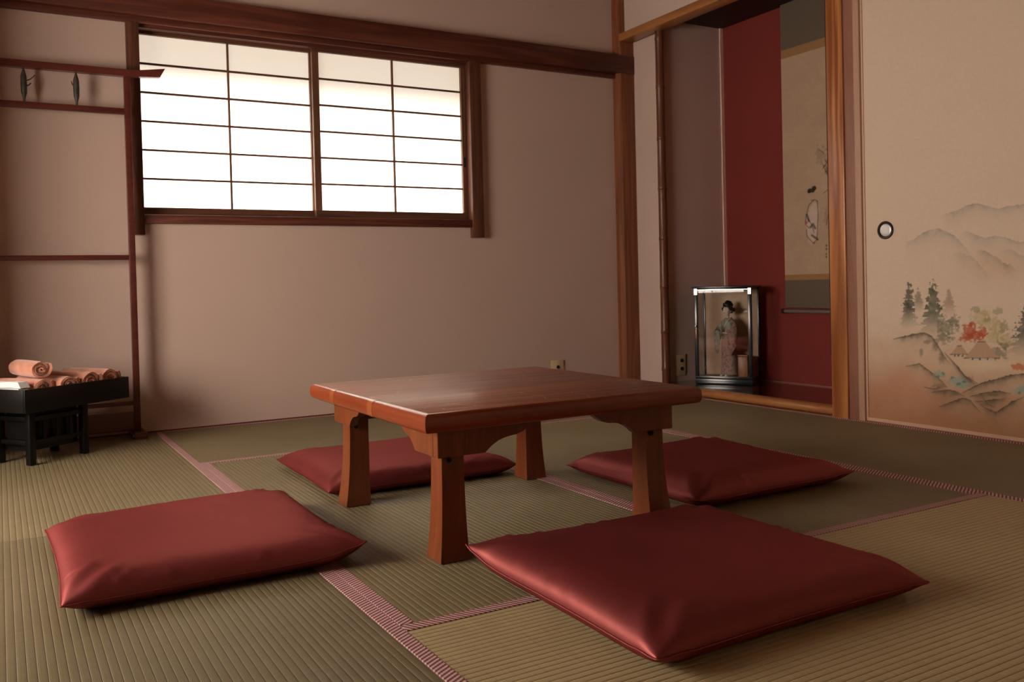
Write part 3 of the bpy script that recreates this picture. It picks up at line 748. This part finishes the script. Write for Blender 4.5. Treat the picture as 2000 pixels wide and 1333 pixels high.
# ---------------------------------------------------------------- floor cushions
def cushion(cx, cy, sx, sy, rz, h, seed, label, lift=(0, 0, 0, 0)):
    N = 56; r = np.random.RandomState(seed)
    ph = r.rand(12) * 6.28; creases = [(r.rand() * 1.5 - 0.75, r.rand()) for _ in range(16)]
    t = np.linspace(-1, 1, N + 1); t = np.sign(t) * (1 - (1 - np.abs(t)) ** 1.35)      # denser to the rim
    verts = []; faces = []
    def pt(u, v, side):
        au, av = abs(u), abs(v)
        pin = 1 - 0.035 * (1 - u * u) * av ** 2          # sides drawn in between the corners
        piv = 1 - 0.035 * (1 - v * v) * au ** 2
        x, y = u * piv * sx / 2, v * pin * sy / 2
        prof = ((1 - au ** 8.5) * (1 - av ** 8.5))
        prof = max(prof, 0) ** 0.55
        corner = (au * av) ** 6
        z = h * 0.36 + (h * 0.64 * prof if side > 0 else -(h * 0.36 - 0.001) * min(1, prof * 1.25))
        # seam lifted at the corners
        z += 0.012 * corner * (0.5 + 0.5 * math.sin(ph[0] + u + 2 * v))
        c = (lift[0] if u < 0 and v < 0 else lift[1] if u > 0 and v < 0 else lift[2] if u > 0 else lift[3])
        z += c * (au * av) ** 4
        if side > 0:
            e = max(au, av); rim = max(0, min(1, (e - 0.62) / 0.3)) * (1 - max(0, (e - 0.965) / 0.035))
            s_ = (v if au > av else u)
            # a few sharp creases running in from the sewn edge
            for q, (c0, wd_) in enumerate(creases):
                side_ = q % 4
                if (side_ < 2) == (au > av) and ((v if au <= av else u) > 0) == (side_ % 2 == 0):
                    dd = s_ - c0 - (1 - e) * 0.8 * (wd_ - 0.5)
                    z += rim * 0.0035 * math.exp(-(dd / 0.012) ** 2) - rim * 0.002 * math.exp(-((dd - 0.03) / 0.02) ** 2)
            z += 0.006 * math.sin(2.1 * u + ph[4]) * math.sin(1.7 * v + ph[5]) * prof
            # tucks running in from the corners
            dg = abs(au - av); cr = max(0, (au + av) / 2 - 0.62) / 0.38
            z -= 0.007 * math.exp(-(dg / 0.07) ** 2) * cr * (1 - cr) * 3
            z += 0.004 * math.exp(-((dg - 0.14) / 0.06) ** 2) * cr * (1 - cr) * 3
        return (x, y, max(z, 0.0015))
    top = {}
    for i in range(N + 1):
        for j in range(N + 1):
            top[i, j] = len(verts); verts.append(pt(t[i], t[j], 1))
    bot = {}
    for i in range(N + 1):
        for j in range(N + 1):
            if i in (0, N) or j in (0, N): bot[i, j] = top[i, j]
            else: bot[i, j] = len(verts); verts.append(pt(t[i], t[j], -1))
    for i in range(N):
        for j in range(N):
            faces.append((top[i, j], top[i + 1, j], top[i + 1, j + 1], top[i, j + 1]))
            faces.append((bot[i, j], bot[i, j + 1], bot[i + 1, j + 1], bot[i + 1, j]))
    root = tag(thing('floor_cushion', (cx, cy, 0), rz), label, 'cushion', 'crimson floor cushions around the low table')
    o = new_obj('cushion_cover', verts, faces, M_silk, root, True)
    # sewn seam around the rim
    rim = [top[i, 0] for i in range(N)] + [top[N, j] for j in range(N)] + [top[i, N] for i in range(N, 0, -1)] + [top[0, j] for j in range(N, 0, -1)]
    bm = bmesh.new(); P = [Vector(verts[k]) for k in rim]; n = len(P); rr = []
    for i, p in enumerate(P):
        d = (P[(i + 1) % n] - P[i - 1]).normalized(); s_ = d.cross(Vector((0, 0, 1))).normalized(); u_ = s_.cross(d)
        rr.append([bm.verts.new(p + s_ * 0.0022 * math.cos(a) + u_ * 0.0022 * math.sin(a)) for a in (0, PI / 2, PI, 1.5 * PI)])
    for i in range(n):
        for k in range(4): bm.faces.new((rr[i][k], rr[(i + 1) % n][k], rr[(i + 1) % n][(k + 1) % 4], rr[i][(k + 1) % 4]))
    from_bm('seam', bm, M_silk, root, True)
    return root
cushion(-2.965, -2.035, 0.635, 0.64, 0.0, 0.078, 1, 'bright crimson cushion on the left side of the low table', (0, 0.015, 0, 0))
cushion(-2.19, -1.44, 0.655, 0.60, -0.02, 0.072, 2, 'crimson cushion behind the low table nearest the window wall')
cushion(-1.405, -2.135, 0.63, 0.63, 0.0, 0.076, 3, 'dark crimson cushion on the alcove side of the low table')
cushion(-2.13, -2.84, 0.69, 0.645, 0.0, 0.080, 4, 'large dark crimson cushion nearest the viewer with lit left side', (0, 0, 0, 0.02))

# ---------------------------------------------------------------- garment rack
rk = tag(thing('garment_rack', (-2.843, -0.085, 0)), 'tall red lacquered kimono rack standing against the wall left of the window', 'rack')
XLp = -0.62          # far post, local x
for px in (0.0, XLp):
    box('post', (px - 0.0135, -0.014, 0.028), (px + 0.0135, 0.014, 1.603), M_rack, rk, bevel=0.003)
    bm = bmesh.new(); bm_box(bm, (px - 0.03, -0.085, 0.0015), (px + 0.034, 0.07, 0.030))
    bmesh.ops.bevel(bm, geom=bm.edges[:], offset=0.009, segments=3, affect='EDGES')
    from_bm('foot', bm, M_rack, rk, True, 40)
tip = [(XLp - 0.13, 1.648), (XLp - 0.06, 1.634), (XLp, 1.631), (0.0, 1.631), (0.06, 1.634), (0.163, 1.650), (0.140, 1.609), (0.05, 1.603), (0, 1.601), (XLp, 1.601), (XLp - 0.06, 1.603), (XLp - 0.11, 1.609)]
prism('top_bar', tip, 'y', -0.015, 0.015, M_rack, rk, bevel=0.0015)
for z0, z1 in ((1.432, 1.459), (0.789, 0.811), (0.143, 0.162)):
    box('cross_bar', (XLp + 0.0135, -0.010, z0), (-0.0135, 0.010, z1), M_rack, rk, bevel=0.002)
box('lower_board', (XLp + 0.0135, -0.006, 0.042), (-0.0135, 0.006, 0.114), M_rack, rk)
box('cross_bar', (XLp + 0.0135, -0.010, 0.030), (-0.0135, 0.010, 0.042), M_rack, rk, bevel=0.002)
for px, flip in ((-0.405, 1), (-0.204, -1), (-0.60, 1)):
    sp = lathe('spindle', [(0.004, 1.4592), (0.0055, 1.475), (0.0115, 1.497), (0.0125, 1.535), (0.0115, 1.567), (0.005, 1.592), (0.0035, 1.6008)], M_spin, rk, 14, Matrix.Translation((px, 0, 0)))
    if flip > 0:
        tube('twig', [(px + 0.009, 0, 1.548), (px + 0.026, 0, 1.556), (px + 0.036, 0, 1.566), (px + 0.043, 0, 1.574)], [0.003, 0.0024, 0.002, 0.0026], M_spin, sp, 7)
        tube('twig', [(px + 0.009, 0, 1.526), (px + 0.018, 0, 1.530), (px + 0.028, 0, 1.540)], [0.003, 0.003, 0.0022], M_spin, sp, 7)
    else:
        tube('twig', [(px - 0.009, -0.002, 1.540), (px - 0.016, -0.004, 1.550), (px - 0.019, -0.004, 1.560)], [0.003, 0.0028, 0.002], M_spin, sp, 7)

# ---------------------------------------------------------------- black tray stand with towels
ang = math.atan2(0.285, 0.39)
ts = tag(thing('tray_stand', (-3.297, -0.672, 0), ang), 'black lacquered tray on a low lattice stand in the left corner', 'tray stand')
LT, DT = 0.480, 0.31
ZT0, ZT1 = 0.212, 0.298
box('tray_floor', (0.0095, 0.0095, 0.235), (LT - 0.0095, DT - 0.0095, 0.250), M_black, ts)
for nm, lo, hi in (('tray_wall', (0, 0, ZT0), (LT, 0.010, ZT1)), ('tray_wall', (0, DT - 0.010, ZT0), (LT, DT, ZT1)),
                   ('tray_wall', (0, 0.010, ZT0), (0.010, DT - 0.010, ZT1)), ('tray_wall', (LT - 0.010, 0.010, ZT0), (LT, DT - 0.010, ZT1))):
    box(nm, lo, hi, M_black, ts, bevel=0.002)
bx0, bx1, by0, by1 = 0.095, 0.335, 0.10, 0.27
for x in (bx0, bx1):
    for y in (by0, by1): box('leg', (x - 0.013, y - 0.013, 0.0015), (x + 0.013, y + 0.013, ZT0), M_black, ts, bevel=0.002)
for zz in (0.075, 0.165):
    for y in (by0, by1): box('stretcher', (bx0 + 0.013, y - 0.008, zz), (bx1 - 0.013, y + 0.008, zz + 0.018), M_black, ts, bevel=0.002)
    for x in (bx0, bx1): box('stretcher', (x - 0.008, by0 + 0.013, zz), (x + 0.008, by1 - 0.013, zz + 0.018), M_black, ts, bevel=0.002)
box('shade_block', (bx0 + 0.014, by0 + 0.02, 0.05), (bx1 - 0.014, by1 - 0.02, ZT0), M_black, ts)  # solid black block standing in for the shade between the stand's legs
for k in range(1, 4):
    x = bx0 + (bx1 - bx0) * k / 4
    box('lattice_bar', (x - 0.006, by0 - 0.004, 0.093), (x + 0.006, by0 + 0.006, 0.165), M_black, ts)
    box('lattice_bar', (x - 0.006, by1 - 0.006, 0.093), (x + 0.006, by1 + 0.004, 0.165), M_black, ts)

def towel_mat():
    m = NT('peach_terry'); p = m.bsdf(Roughness=0.95); p.inputs['Specular IOR Level'].default_value = 0.1
    p.inputs['Sheen Weight'].default_value = 0.4
    mp = m.coords(); n = m.n('ShaderNodeTexNoise', Scale=260.0, Detail=3.0); m.l(mp, 'Vector', n, 'Vector')
    n2 = m.n('ShaderNodeTexNoise', Scale=22.0, Detail=3.0); m.l(mp, 'Vector', n2, 'Vector')
    r = m.ramp([(0.3, (0.50, 0.20, 0.125, 1)), (0.7, (0.66, 0.29, 0.185, 1))]); m.l(n2, 'Fac', r, 'Fac'); m.l(r, 'Color', p, 'Base Color')
    b = m.n('ShaderNodeBump', Strength=0.8, Distance=0.003); m.l(n, 'Fac', b, 'Height'); m.l(b, 'Normal', p, 'Normal')
    return m.m
M_towel = towel_mat()
def towel_roll(loc, rz, rad, length, label, seed, squash=0.85, tilt=0.0):
    """spiral of terry cloth rolled about local y"""
    r = random.Random(seed); turns = 3.1; n = 90; th = rad / (turns + 0.6) * 0.72
    bm = bmesh.new(); secs = []
    for yi in range(7):
        y = -length / 2 + length * yi / 6; ring = []
        bulge = 1.0 - 0.05 * abs(2 * yi / 6 - 1) ** 3
        inn, out = [], []
        for k in range(n + 1):
            a = 2 * PI * turns * k / n; q = k / n
            rr = (rad * (0.14 + 0.86 * q)) * bulge
            wob = 1 + 0.03 * math.sin(a * 2 + seed) + 0.02 * math.sin(a * 5)
            out.append((rr * wob * math.cos(a), y + 0.004 * math.sin(a * 1.3 + seed) * (1 if yi in (0, 6) else 0), rr * wob * math.sin(a) * squash))
            ri = max(rr - th, rr * 0.3); inn.append((ri * wob * math.cos(a), y, ri * wob * math.sin(a) * squash))
        secs.append([bm.verts.new(v) for v in out + inn[::-1]])
    m_ = len(secs[0])
    for i in range(6):
        for k in range(m_): bm.faces.new((secs[i][k], secs[i][(k + 1) % m_], secs[i + 1][(k + 1) % m_], secs[i + 1][k]))
    for s_, fl in ((secs[0], 1), (secs[-1], 0)):
        for k in range(n):
            f = (s_[k], s_[k + 1], s_[m_ - 2 - k], s_[m_ - 1 - k])
            bm.faces.new(f[::-1] if fl else f)
    o = from_bm('rolled_towel', bm, M_towel, None, True, 60)
    o.location = loc; o.rotation_euler = (tilt, 0, rz)
    return tag(o, label, 'towel', 'peach towels on the black tray')
def on_tray(u, v, z):
    c, s = math.cos(ang), math.sin(ang)
    return (-3.297 + c * u - s * v, -0.672 + s * u + c * v, z)
zf = 0.2505
towel_roll(on_tray(0.415, 0.155, zf + 0.050), ang, 0.056, 0.255, 'peach rolled towel at the right end of the black tray', 3)
towel_roll(on_tray(0.311, 0.150, zf + 0.048), ang, 0.054, 0.265, 'peach rolled towel second from the right end of the tray', 5)
towel_roll(on_tray(0.211, 0.150, zf + 0.045), ang, 0.051, 0.262, 'peach rolled towel lying low in the middle of the tray', 8)
towel_roll(on_tray(0.117, 0.165, zf + 0.043), ang, 0.049, 0.24, 'peach rolled towel at the left end of the black tray', 13)
towel_roll(on_tray(0.150, 0.165, zf + 0.112), ang - 0.3, 0.044, 0.23, 'peach rolled towel on top with its spiral end showing', 11)
# white folded cloth at the near corner
M_white = plain('white_cotton', (0.72, 0.68, 0.66, 1), 0.85, var=0.08, scale=60, bump=0.4)
bm = bmesh.new(); G = 12
for lay in range(3):
    z0 = 0.024 * lay; g = {}
    for side in (0, 1):
        for i in range(G + 1):
            for j in range(G + 1):
                u, v = i / G - 0.5, j / G - 0.5
                e = 1 - max(abs(u), abs(v)) * 2
                zz = z0 + (0.021 * min(1, e * 6) ** 0.5 if side else 0) + 0.002 * math.sin(9 * u + lay) * math.sin(7 * v)
                g[side, i, j] = bm.verts.new((u * (0.055 - 0.004 * lay), v * (0.20 - 0.01 * lay), zz + 0.003))
    for side in (0, 1):
        for i in range(G):
            for j in range(G):
                f = (g[side, i, j], g[side, i + 1, j], g[side, i + 1, j + 1], g[side, i, j + 1]); bm.faces.new(f if side else f[::-1])
    rimk = [(i, 0) for i in range(G)] + [(G, j) for j in range(G)] + [(i, G) for i in range(G, 0, -1)] + [(0, j) for j in range(G, 0, -1)]
    for a_, b_ in zip(rimk, rimk[1:] + rimk[:1]): bm.faces.new((g[0][a_] if False else g[(0,) + a_], g[(0,) + b_], g[(1,) + b_], g[(1,) + a_]))
wc = from_bm('folded_cloth', bm, M_white, None, True, 50); wc.location = on_tray(0.0385 + 0.001, 0.135, zf); wc.rotation_euler = (0, 0, ang)
tag(wc, 'small white folded cloth at the near corner of the black tray', 'cloth')

# ---------------------------------------------------------------- doll in its glass case
CR = math.radians(-58)
CW, CD, CH = 0.320, 0.215, 0.555
dc = tag(thing('display_case', (0.100, -0.470, 0.0435), CR), 'black framed glass display case standing in the alcove', 'display case')
def cb(name, lo, hi, mat=M_caseb, parent=dc, bevel=0.0015): return box(name, lo, hi, mat, parent, bevel=bevel)
cb('base', (0, 0, 0), (CW, CD, 0.030))
cb('case_floor', (0.012, 0.012, 0.030), (CW - 0.012, CD - 0.008, 0.036), plain('brown_case_floor', (0.22, 0.075, 0.045, 1), 0.5), bevel=0)
cb('lid', (-0.010, -0.012, CH - 0.010), (CW + 0.010, CD + 0.008, CH))
for x0 in (0.0, CW - 0.010): cb('corner_post', (x0, CD - 0.010, 0.030), (x0 + 0.010, CD, CH - 0.010))
cb('back_panel', (0.010, CD - 0.006, 0.030), (CW - 0.010, CD - 0.002, CH - 0.010), plain('gold_brown_backing', (0.64, 0.42, 0.27, 1), 0.6, var=0.12, scale=14), bevel=0)
df = cb('door_frame', (0.0, 0.0, 0.030), (CW, 0.016, 0.046)); 
cb('frame_bar', (0.0, 0.0, CH - 0.022), (CW, 0.016, CH - 0.010), parent=df)
for x0 in (0.0, CW - 0.020):
    cb('frame_bar', (x0, 0.0, 0.046), (x0 + 0.020, 0.016, CH - 0.022), parent=df)
    cb('metal_corner', (x0 + 0.0015, -0.0012, CH - 0.046), (x0 + 0.0185, 0.0, CH - 0.012), M_silver, df, bevel=0)
cb('metal_strip', (0.0205, -0.001, CH - 0.0205), (CW - 0.0205, 0.0, CH - 0.0175), M_silver, df, bevel=0)
cb('latch_plate', (0.005, -0.003, 0.262), (0.015, 0.0, 0.312), plain('worn_brass', (0.28, 0.14, 0.08, 1), 0.4, metal=0.3), df, bevel=0.0008)
lathe('latch_knob', [(0.004, 0.0), (0.0035, 0.005), (0.0065, 0.009), (0.005, 0.013), (0.002, 0.014)], M_silver, df, 14, Matrix.Translation((0.010, -0.0005, 0.330)) @ RX)
def pane(name, pts, parent): return new_obj(name, pts, [(0, 1, 2, 3)], M_glass, parent)
pane('front_glass', [(0.020, 0.008, 0.046), (CW - 0.020, 0.008, 0.046), (CW - 0.020, 0.008, CH - 0.022), (0.020, 0.008, CH - 0.022)], dc)
for x0 in (0.004, CW - 0.004): pane('side_glass', [(x0, 0.016, 0.030), (x0, CD - 0.010, 0.030), (x0, CD - 0.010, CH - 0.010), (x0, 0.016, CH - 0.010)], dc)

# the doll: one continuous kimono body, with head, hair, sash, sleeves and feet as parts
def cw(u, v, z):
    c, s = math.cos(CR), math.sin(CR); return (0.100 + c * u - s * v, -0.470 + s * u + c * v, 0.0435 + z)
dl = tag(thing('kimono_doll', cw(0.165, 0.105, 0.0367), CR - 0.45), 'doll in a patterned kimono with black upswept hair inside the glass case', 'doll')
def cloth(name, c1, c2, sc=60):
    m = NT(name); p = m.bsdf(Roughness=0.7); mp = m.coords()
    v = m.n('ShaderNodeTexVoronoi', Scale=float(sc)); m.l(mp, 'Vector', v, 'Vector')
    n = m.n('ShaderNodeTexNoise', Scale=25.0, Detail=3.0); m.l(mp, 'Vector', n, 'Vector')
    mx = m.n('ShaderNodeMix', data_type='FLOAT'); mx.inputs['Factor'].default_value = 0.5
    m.t.links.new(v.outputs['Distance'], mx.inputs['A']); m.t.links.new(n.outputs['Fac'], mx.inputs['B'])
    r = m.ramp([(0.32, c1), (0.55, c2)]); m.t.links.new(mx.outputs['Result'], r.inputs['Fac']); m.l(r, 'Color', p, 'Base Color')
    return m.m
M_kim = cloth('rose_brown_kimono_cloth', (0.26, 0.13, 0.10, 1), (0.42, 0.25, 0.20, 1))
M_kim2 = cloth('grey_green_kimono_cloth', (0.17, 0.16, 0.11, 1), (0.36, 0.33, 0.24, 1), 45)
M_obi = cloth('dark_sash_cloth', (0.10, 0.045, 0.035, 1), (0.30, 0.22, 0.16, 1), 80)
M_skin = plain('doll_white_skin', (0.72, 0.58, 0.47, 1), 0.5, var=0.02)
M_hair = plain('doll_black_hair', (0.007, 0.007, 0.008, 1), 0.35, var=0.1)
M_tabi = plain('white_sock', (0.7, 0.64, 0.58, 1), 0.7)
def body(name, secs, mat, parent, seg=24):
    """sections (z, cx, cy, rx, ry)"""
    bm = bmesh.new(); rings = []
    for z, cx, cy, rx, ry in secs:
        rings.append([bm.verts.new((cx + rx * math.copysign(abs(math.cos(a)) ** 0.9, math.cos(a)), cy + ry * math.copysign(abs(math.sin(a)) ** 0.9, math.sin(a)), z)) for a in [2 * PI * k / seg for k in range(seg)]])
    for i in range(len(rings) - 1):
        for k in range(seg): bm.faces.new((rings[i][k], rings[i][(k + 1) % seg], rings[i + 1][(k + 1) % seg], rings[i + 1][k]))
    bm.faces.new(rings[0][::-1]); bm.faces.new(rings[-1])
    return from_bm(name, bm, mat, parent, True, 60)
# local: -y faces the front of the doll
body('kimono_skirt', [(0.012, 0, 0, 0.052, 0.044), (0.03, 0, 0, 0.046, 0.039), (0.08, 0, 0.002, 0.042, 0.036), (0.14, 0, 0.003, 0.043, 0.037), (0.19, 0, 0.003, 0.041, 0.034), (0.222, 0, 0.002, 0.037, 0.030)], M_kim, dl)
up = body('kimono_bodice', [(0.220, 0, 0.002, 0.038, 0.031), (0.25, 0, 0, 0.039, 0.031), (0.285, 0, -0.001, 0.043, 0.031), (0.312, 0, 0.002, 0.043, 0.028), (0.328, 0, 0.004, 0.030, 0.022), (0.336, 0, 0.005, 0.018, 0.016)], M_kim2, dl)
body('sash', [(0.216, 0, 0.002, 0.0405, 0.034), (0.222, 0, 0.002, 0.042, 0.0352), (0.264, 0, 0, 0.0422, 0.0352), (0.270, 0, 0, 0.041, 0.034)], M_obi, dl)
box('sash_knot', (-0.026, 0.030, 0.205), (0.026, 0.056, 0.285), M_obi, dl, bevel=0.008, seg=3)
# overlapping collar
for s in (-1, 1): tube('collar', [(s * 0.017, 0.012, 0.338), (s * 0.019, -0.010, 0.328), (s * 0.010, -0.028, 0.305), (-s * 0.004, -0.033, 0.278)], [(0.003, 0.006)] * 4, M_tabi, up, 8)
# sleeves: arm down to the elbow with hanging bag
def sleeve(s, pts, hang, mat):
    bm = bmesh.new(); rings = []
    for i, (x, y, z, r_) in enumerate(pts):
        hz = hang[i]
        ring = []
        for k in range(14):
            a = 2 * PI * k / 14; dz = r_ * math.sin(a)
            if dz < 0: dz = dz - hz * (-math.sin(a)) ** 0.6
            ring.append(bm.verts.new((x + 0.012 * math.cos(a) * (1 if i else 0.8), y + 0.010 * math.cos(a), z + dz)))
        rings.append(ring)
    for i in range(len(rings) - 1):
        for k in range(14): bm.faces.new((rings[i][k], rings[i][(k + 1) % 14], rings[i + 1][(k + 1) % 14], rings[i + 1][k]))
    bm.faces.new(rings[0][::-1]); bm.faces.new(rings[-1])
    return from_bm('sleeve', bm, mat, dl, True, 60)
sleeve(-1, [(-0.036, 0.0, 0.305, 0.016), (-0.052, -0.006, 0.285, 0.018), (-0.060, -0.018, 0.262, 0.020), (-0.052, -0.036, 0.250, 0.018), (-0.040, -0.046, 0.250, 0.014)], [0.0, 0.02, 0.075, 0.105, 0.095], M_kim2)
sleeve(1, [(0.036, 0.0, 0.305, 0.016), (0.052, -0.004, 0.280, 0.018), (0.056, -0.020, 0.258, 0.020), (0.044, -0.038, 0.252, 0.018), (0.030, -0.046, 0.255, 0.014)], [0.0, 0.02, 0.080, 0.110, 0.10], M_kim)
def hand(s, base, d):
    """palm with four fingers and a thumb, slightly curled"""
    bm = bmesh.new(); b = Vector(base); d = Vector(d).normalized(); side = d.cross(Vector((0, 0, 1))).normalized(); upv = side.cross(d)
    tube_bm(bm, [b - d * 0.012, b, b + d * 0.010], [(0.0045, 0.004), (0.006, 0.0038), (0.0062, 0.003)], 10)
    for k in range(4):
        o_ = b + d * 0.009 + side * (k - 1.5) * 0.003
        L = (0.010, 0.012, 0.0115, 0.009)[k]
        tube_bm(bm, [o_, o_ + d * L * 0.55, o_ + d * L - upv * 0.003], [0.0015, 0.0014, 0.001], 6)
    o_ = b + side * s * 0.005
    tube_bm(bm, [o_, o_ + d * 0.005 + side * s * 0.003, o_ + d * 0.010 + side * s * 0.002 - upv * 0.002], [0.0018, 0.0016, 0.0012], 6)
    return from_bm('hand', bm, M_skin, dl, True, 60)
hand(1, (-0.030, -0.053, 0.246), (0.8, -0.4, -0.2)); hand(-1, (0.020, -0.053, 0.252), (-0.8, -0.4, 0.1))
# folded fan held at the sash
prism('fan', [(-0.0035, 0.0), (0.0035, 0.0), (0.006, 0.055), (-0.006, 0.055)], 'y', -0.063, -0.058, M_obi, dl).location = (0.0, 0, 0.235)
# neck and head, tilted a little forward
hd = body('head', [(0.326, 0, 0.002, 0.011, 0.011), (0.345, 0, -0.001, 0.0095, 0.010), (0.352, 0, -0.006, 0.010, 0.013), (0.360, 0, -0.008, 0.0155, 0.018), (0.372, 0, -0.006, 0.0195, 0.0215), (0.386, 0, -0.004, 0.0205, 0.0225), (0.398, 0, -0.002, 0.018, 0.020), (0.406, 0, 0, 0.010, 0.012)], M_skin, dl)
prism('nose', [(-0.027, 0.374), (-0.0305, 0.370), (-0.026, 0.368), (-0.024, 0.380)], 'x', -0.0018, 0.0018, M_skin, hd)
for s in (-1, 1):
    tube('eye', [(s * 0.004, -0.0275, 0.379), (s * 0.0075, -0.0268, 0.3796), (s * 0.011, -0.0245, 0.379)], [0.0006, 0.0011, 0.0006], M_hair, hd, 6)
    tube('eyebrow', [(s * 0.004, -0.0262, 0.3865), (s * 0.008, -0.0250, 0.3880), (s * 0.012, -0.0222, 0.3870)], 0.0006, M_hair, hd, 6)
    tube('ear', [(s * 0.0195, 0.000, 0.366), (s * 0.0215, 0.002, 0.373), (s * 0.0205, 0.003, 0.381)], [0.0016, 0.0028, 0.0018], M_skin, hd, 8)
tube('mouth', [(-0.0035, -0.0260, 0.3635), (0, -0.0272, 0.3633), (0.0035, -0.0260, 0.3635)], [0.0006, 0.0013, 0.0006], plain('red_lips', (0.35, 0.03, 0.03, 1), 0.4), hd, 6)
# hair: cap, side wings, front roll, topknot
hr = body('hair', [(0.362, 0, 0.013, 0.020, 0.014), (0.374, 0, 0.010, 0.0245, 0.019), (0.388, 0, 0.006, 0.0265, 0.0235), (0.400, 0, 0.002, 0.0255, 0.0245), (0.410, 0, 0.001, 0.020, 0.0205), (0.416, 0, 0.002, 0.010, 0.011)], M_hair, dl)
for s in (-1, 1): tube('hair_wing', [(s * 0.018, -0.014, 0.392), (s * 0.029, -0.002, 0.388), (s * 0.031, 0.010, 0.382), (s * 0.022, 0.024, 0.378)], [0.006, 0.011, 0.012, 0.008], M_hair, hr, 12)
tube('front_roll', [(-0.017, -0.012, 0.404), (-0.008, -0.018, 0.413), (0.008, -0.018, 0.413), (0.017, -0.012, 0.404)], [0.006, 0.0095, 0.0095, 0.006], M_hair, hr, 12)
tube('topknot', [(0, -0.014, 0.420), (0, 0.0, 0.428), (0, 0.018, 0.424), (0, 0.032, 0.410), (0, 0.030, 0.395)], [(0.009, 0.007), (0.013, 0.009), (0.014, 0.009), (0.014, 0.009), (0.008, 0.007)], M_hair, hr, 12)
tube('comb', [(-0.012, -0.006, 0.4195), (0, -0.006, 0.4235), (0.012, -0.006, 0.4195)], 0.0018, plain('gold_comb', (0.5, 0.33, 0.10, 1), 0.35, metal=0.7), hr, 6)
for s in (-1, 1):
    tube('foot', [(s * 0.014, 0.012, 0.009), (s * 0.015, -0.020, 0.009), (s * 0.017, -0.050, 0.007)], [(0.010, 0.008), (0.0105, 0.0085), (0.008, 0.0055)], M_tabi, dl, 12)
# small wooden box standing beside the doll
bk = tag(thing('wooden_box', cw(0.252, 0.092, 0.0367), CR), 'small orange brown wooden box beside the doll in the case', 'box')
M_bk = wood('orange_box_wood', (0.24, 0.09, 0.035, 1), (0.40, 0.16, 0.07, 1), 'Z')
box('box_body', (-0.026, -0.026, 0), (0.026, 0.026, 0.118), M_bk, bk, bevel=0.003)
box('box_lid', (-0.028, -0.028, 0.1185), (0.028, 0.028, 0.127), M_bk, bk, bevel=0.002)
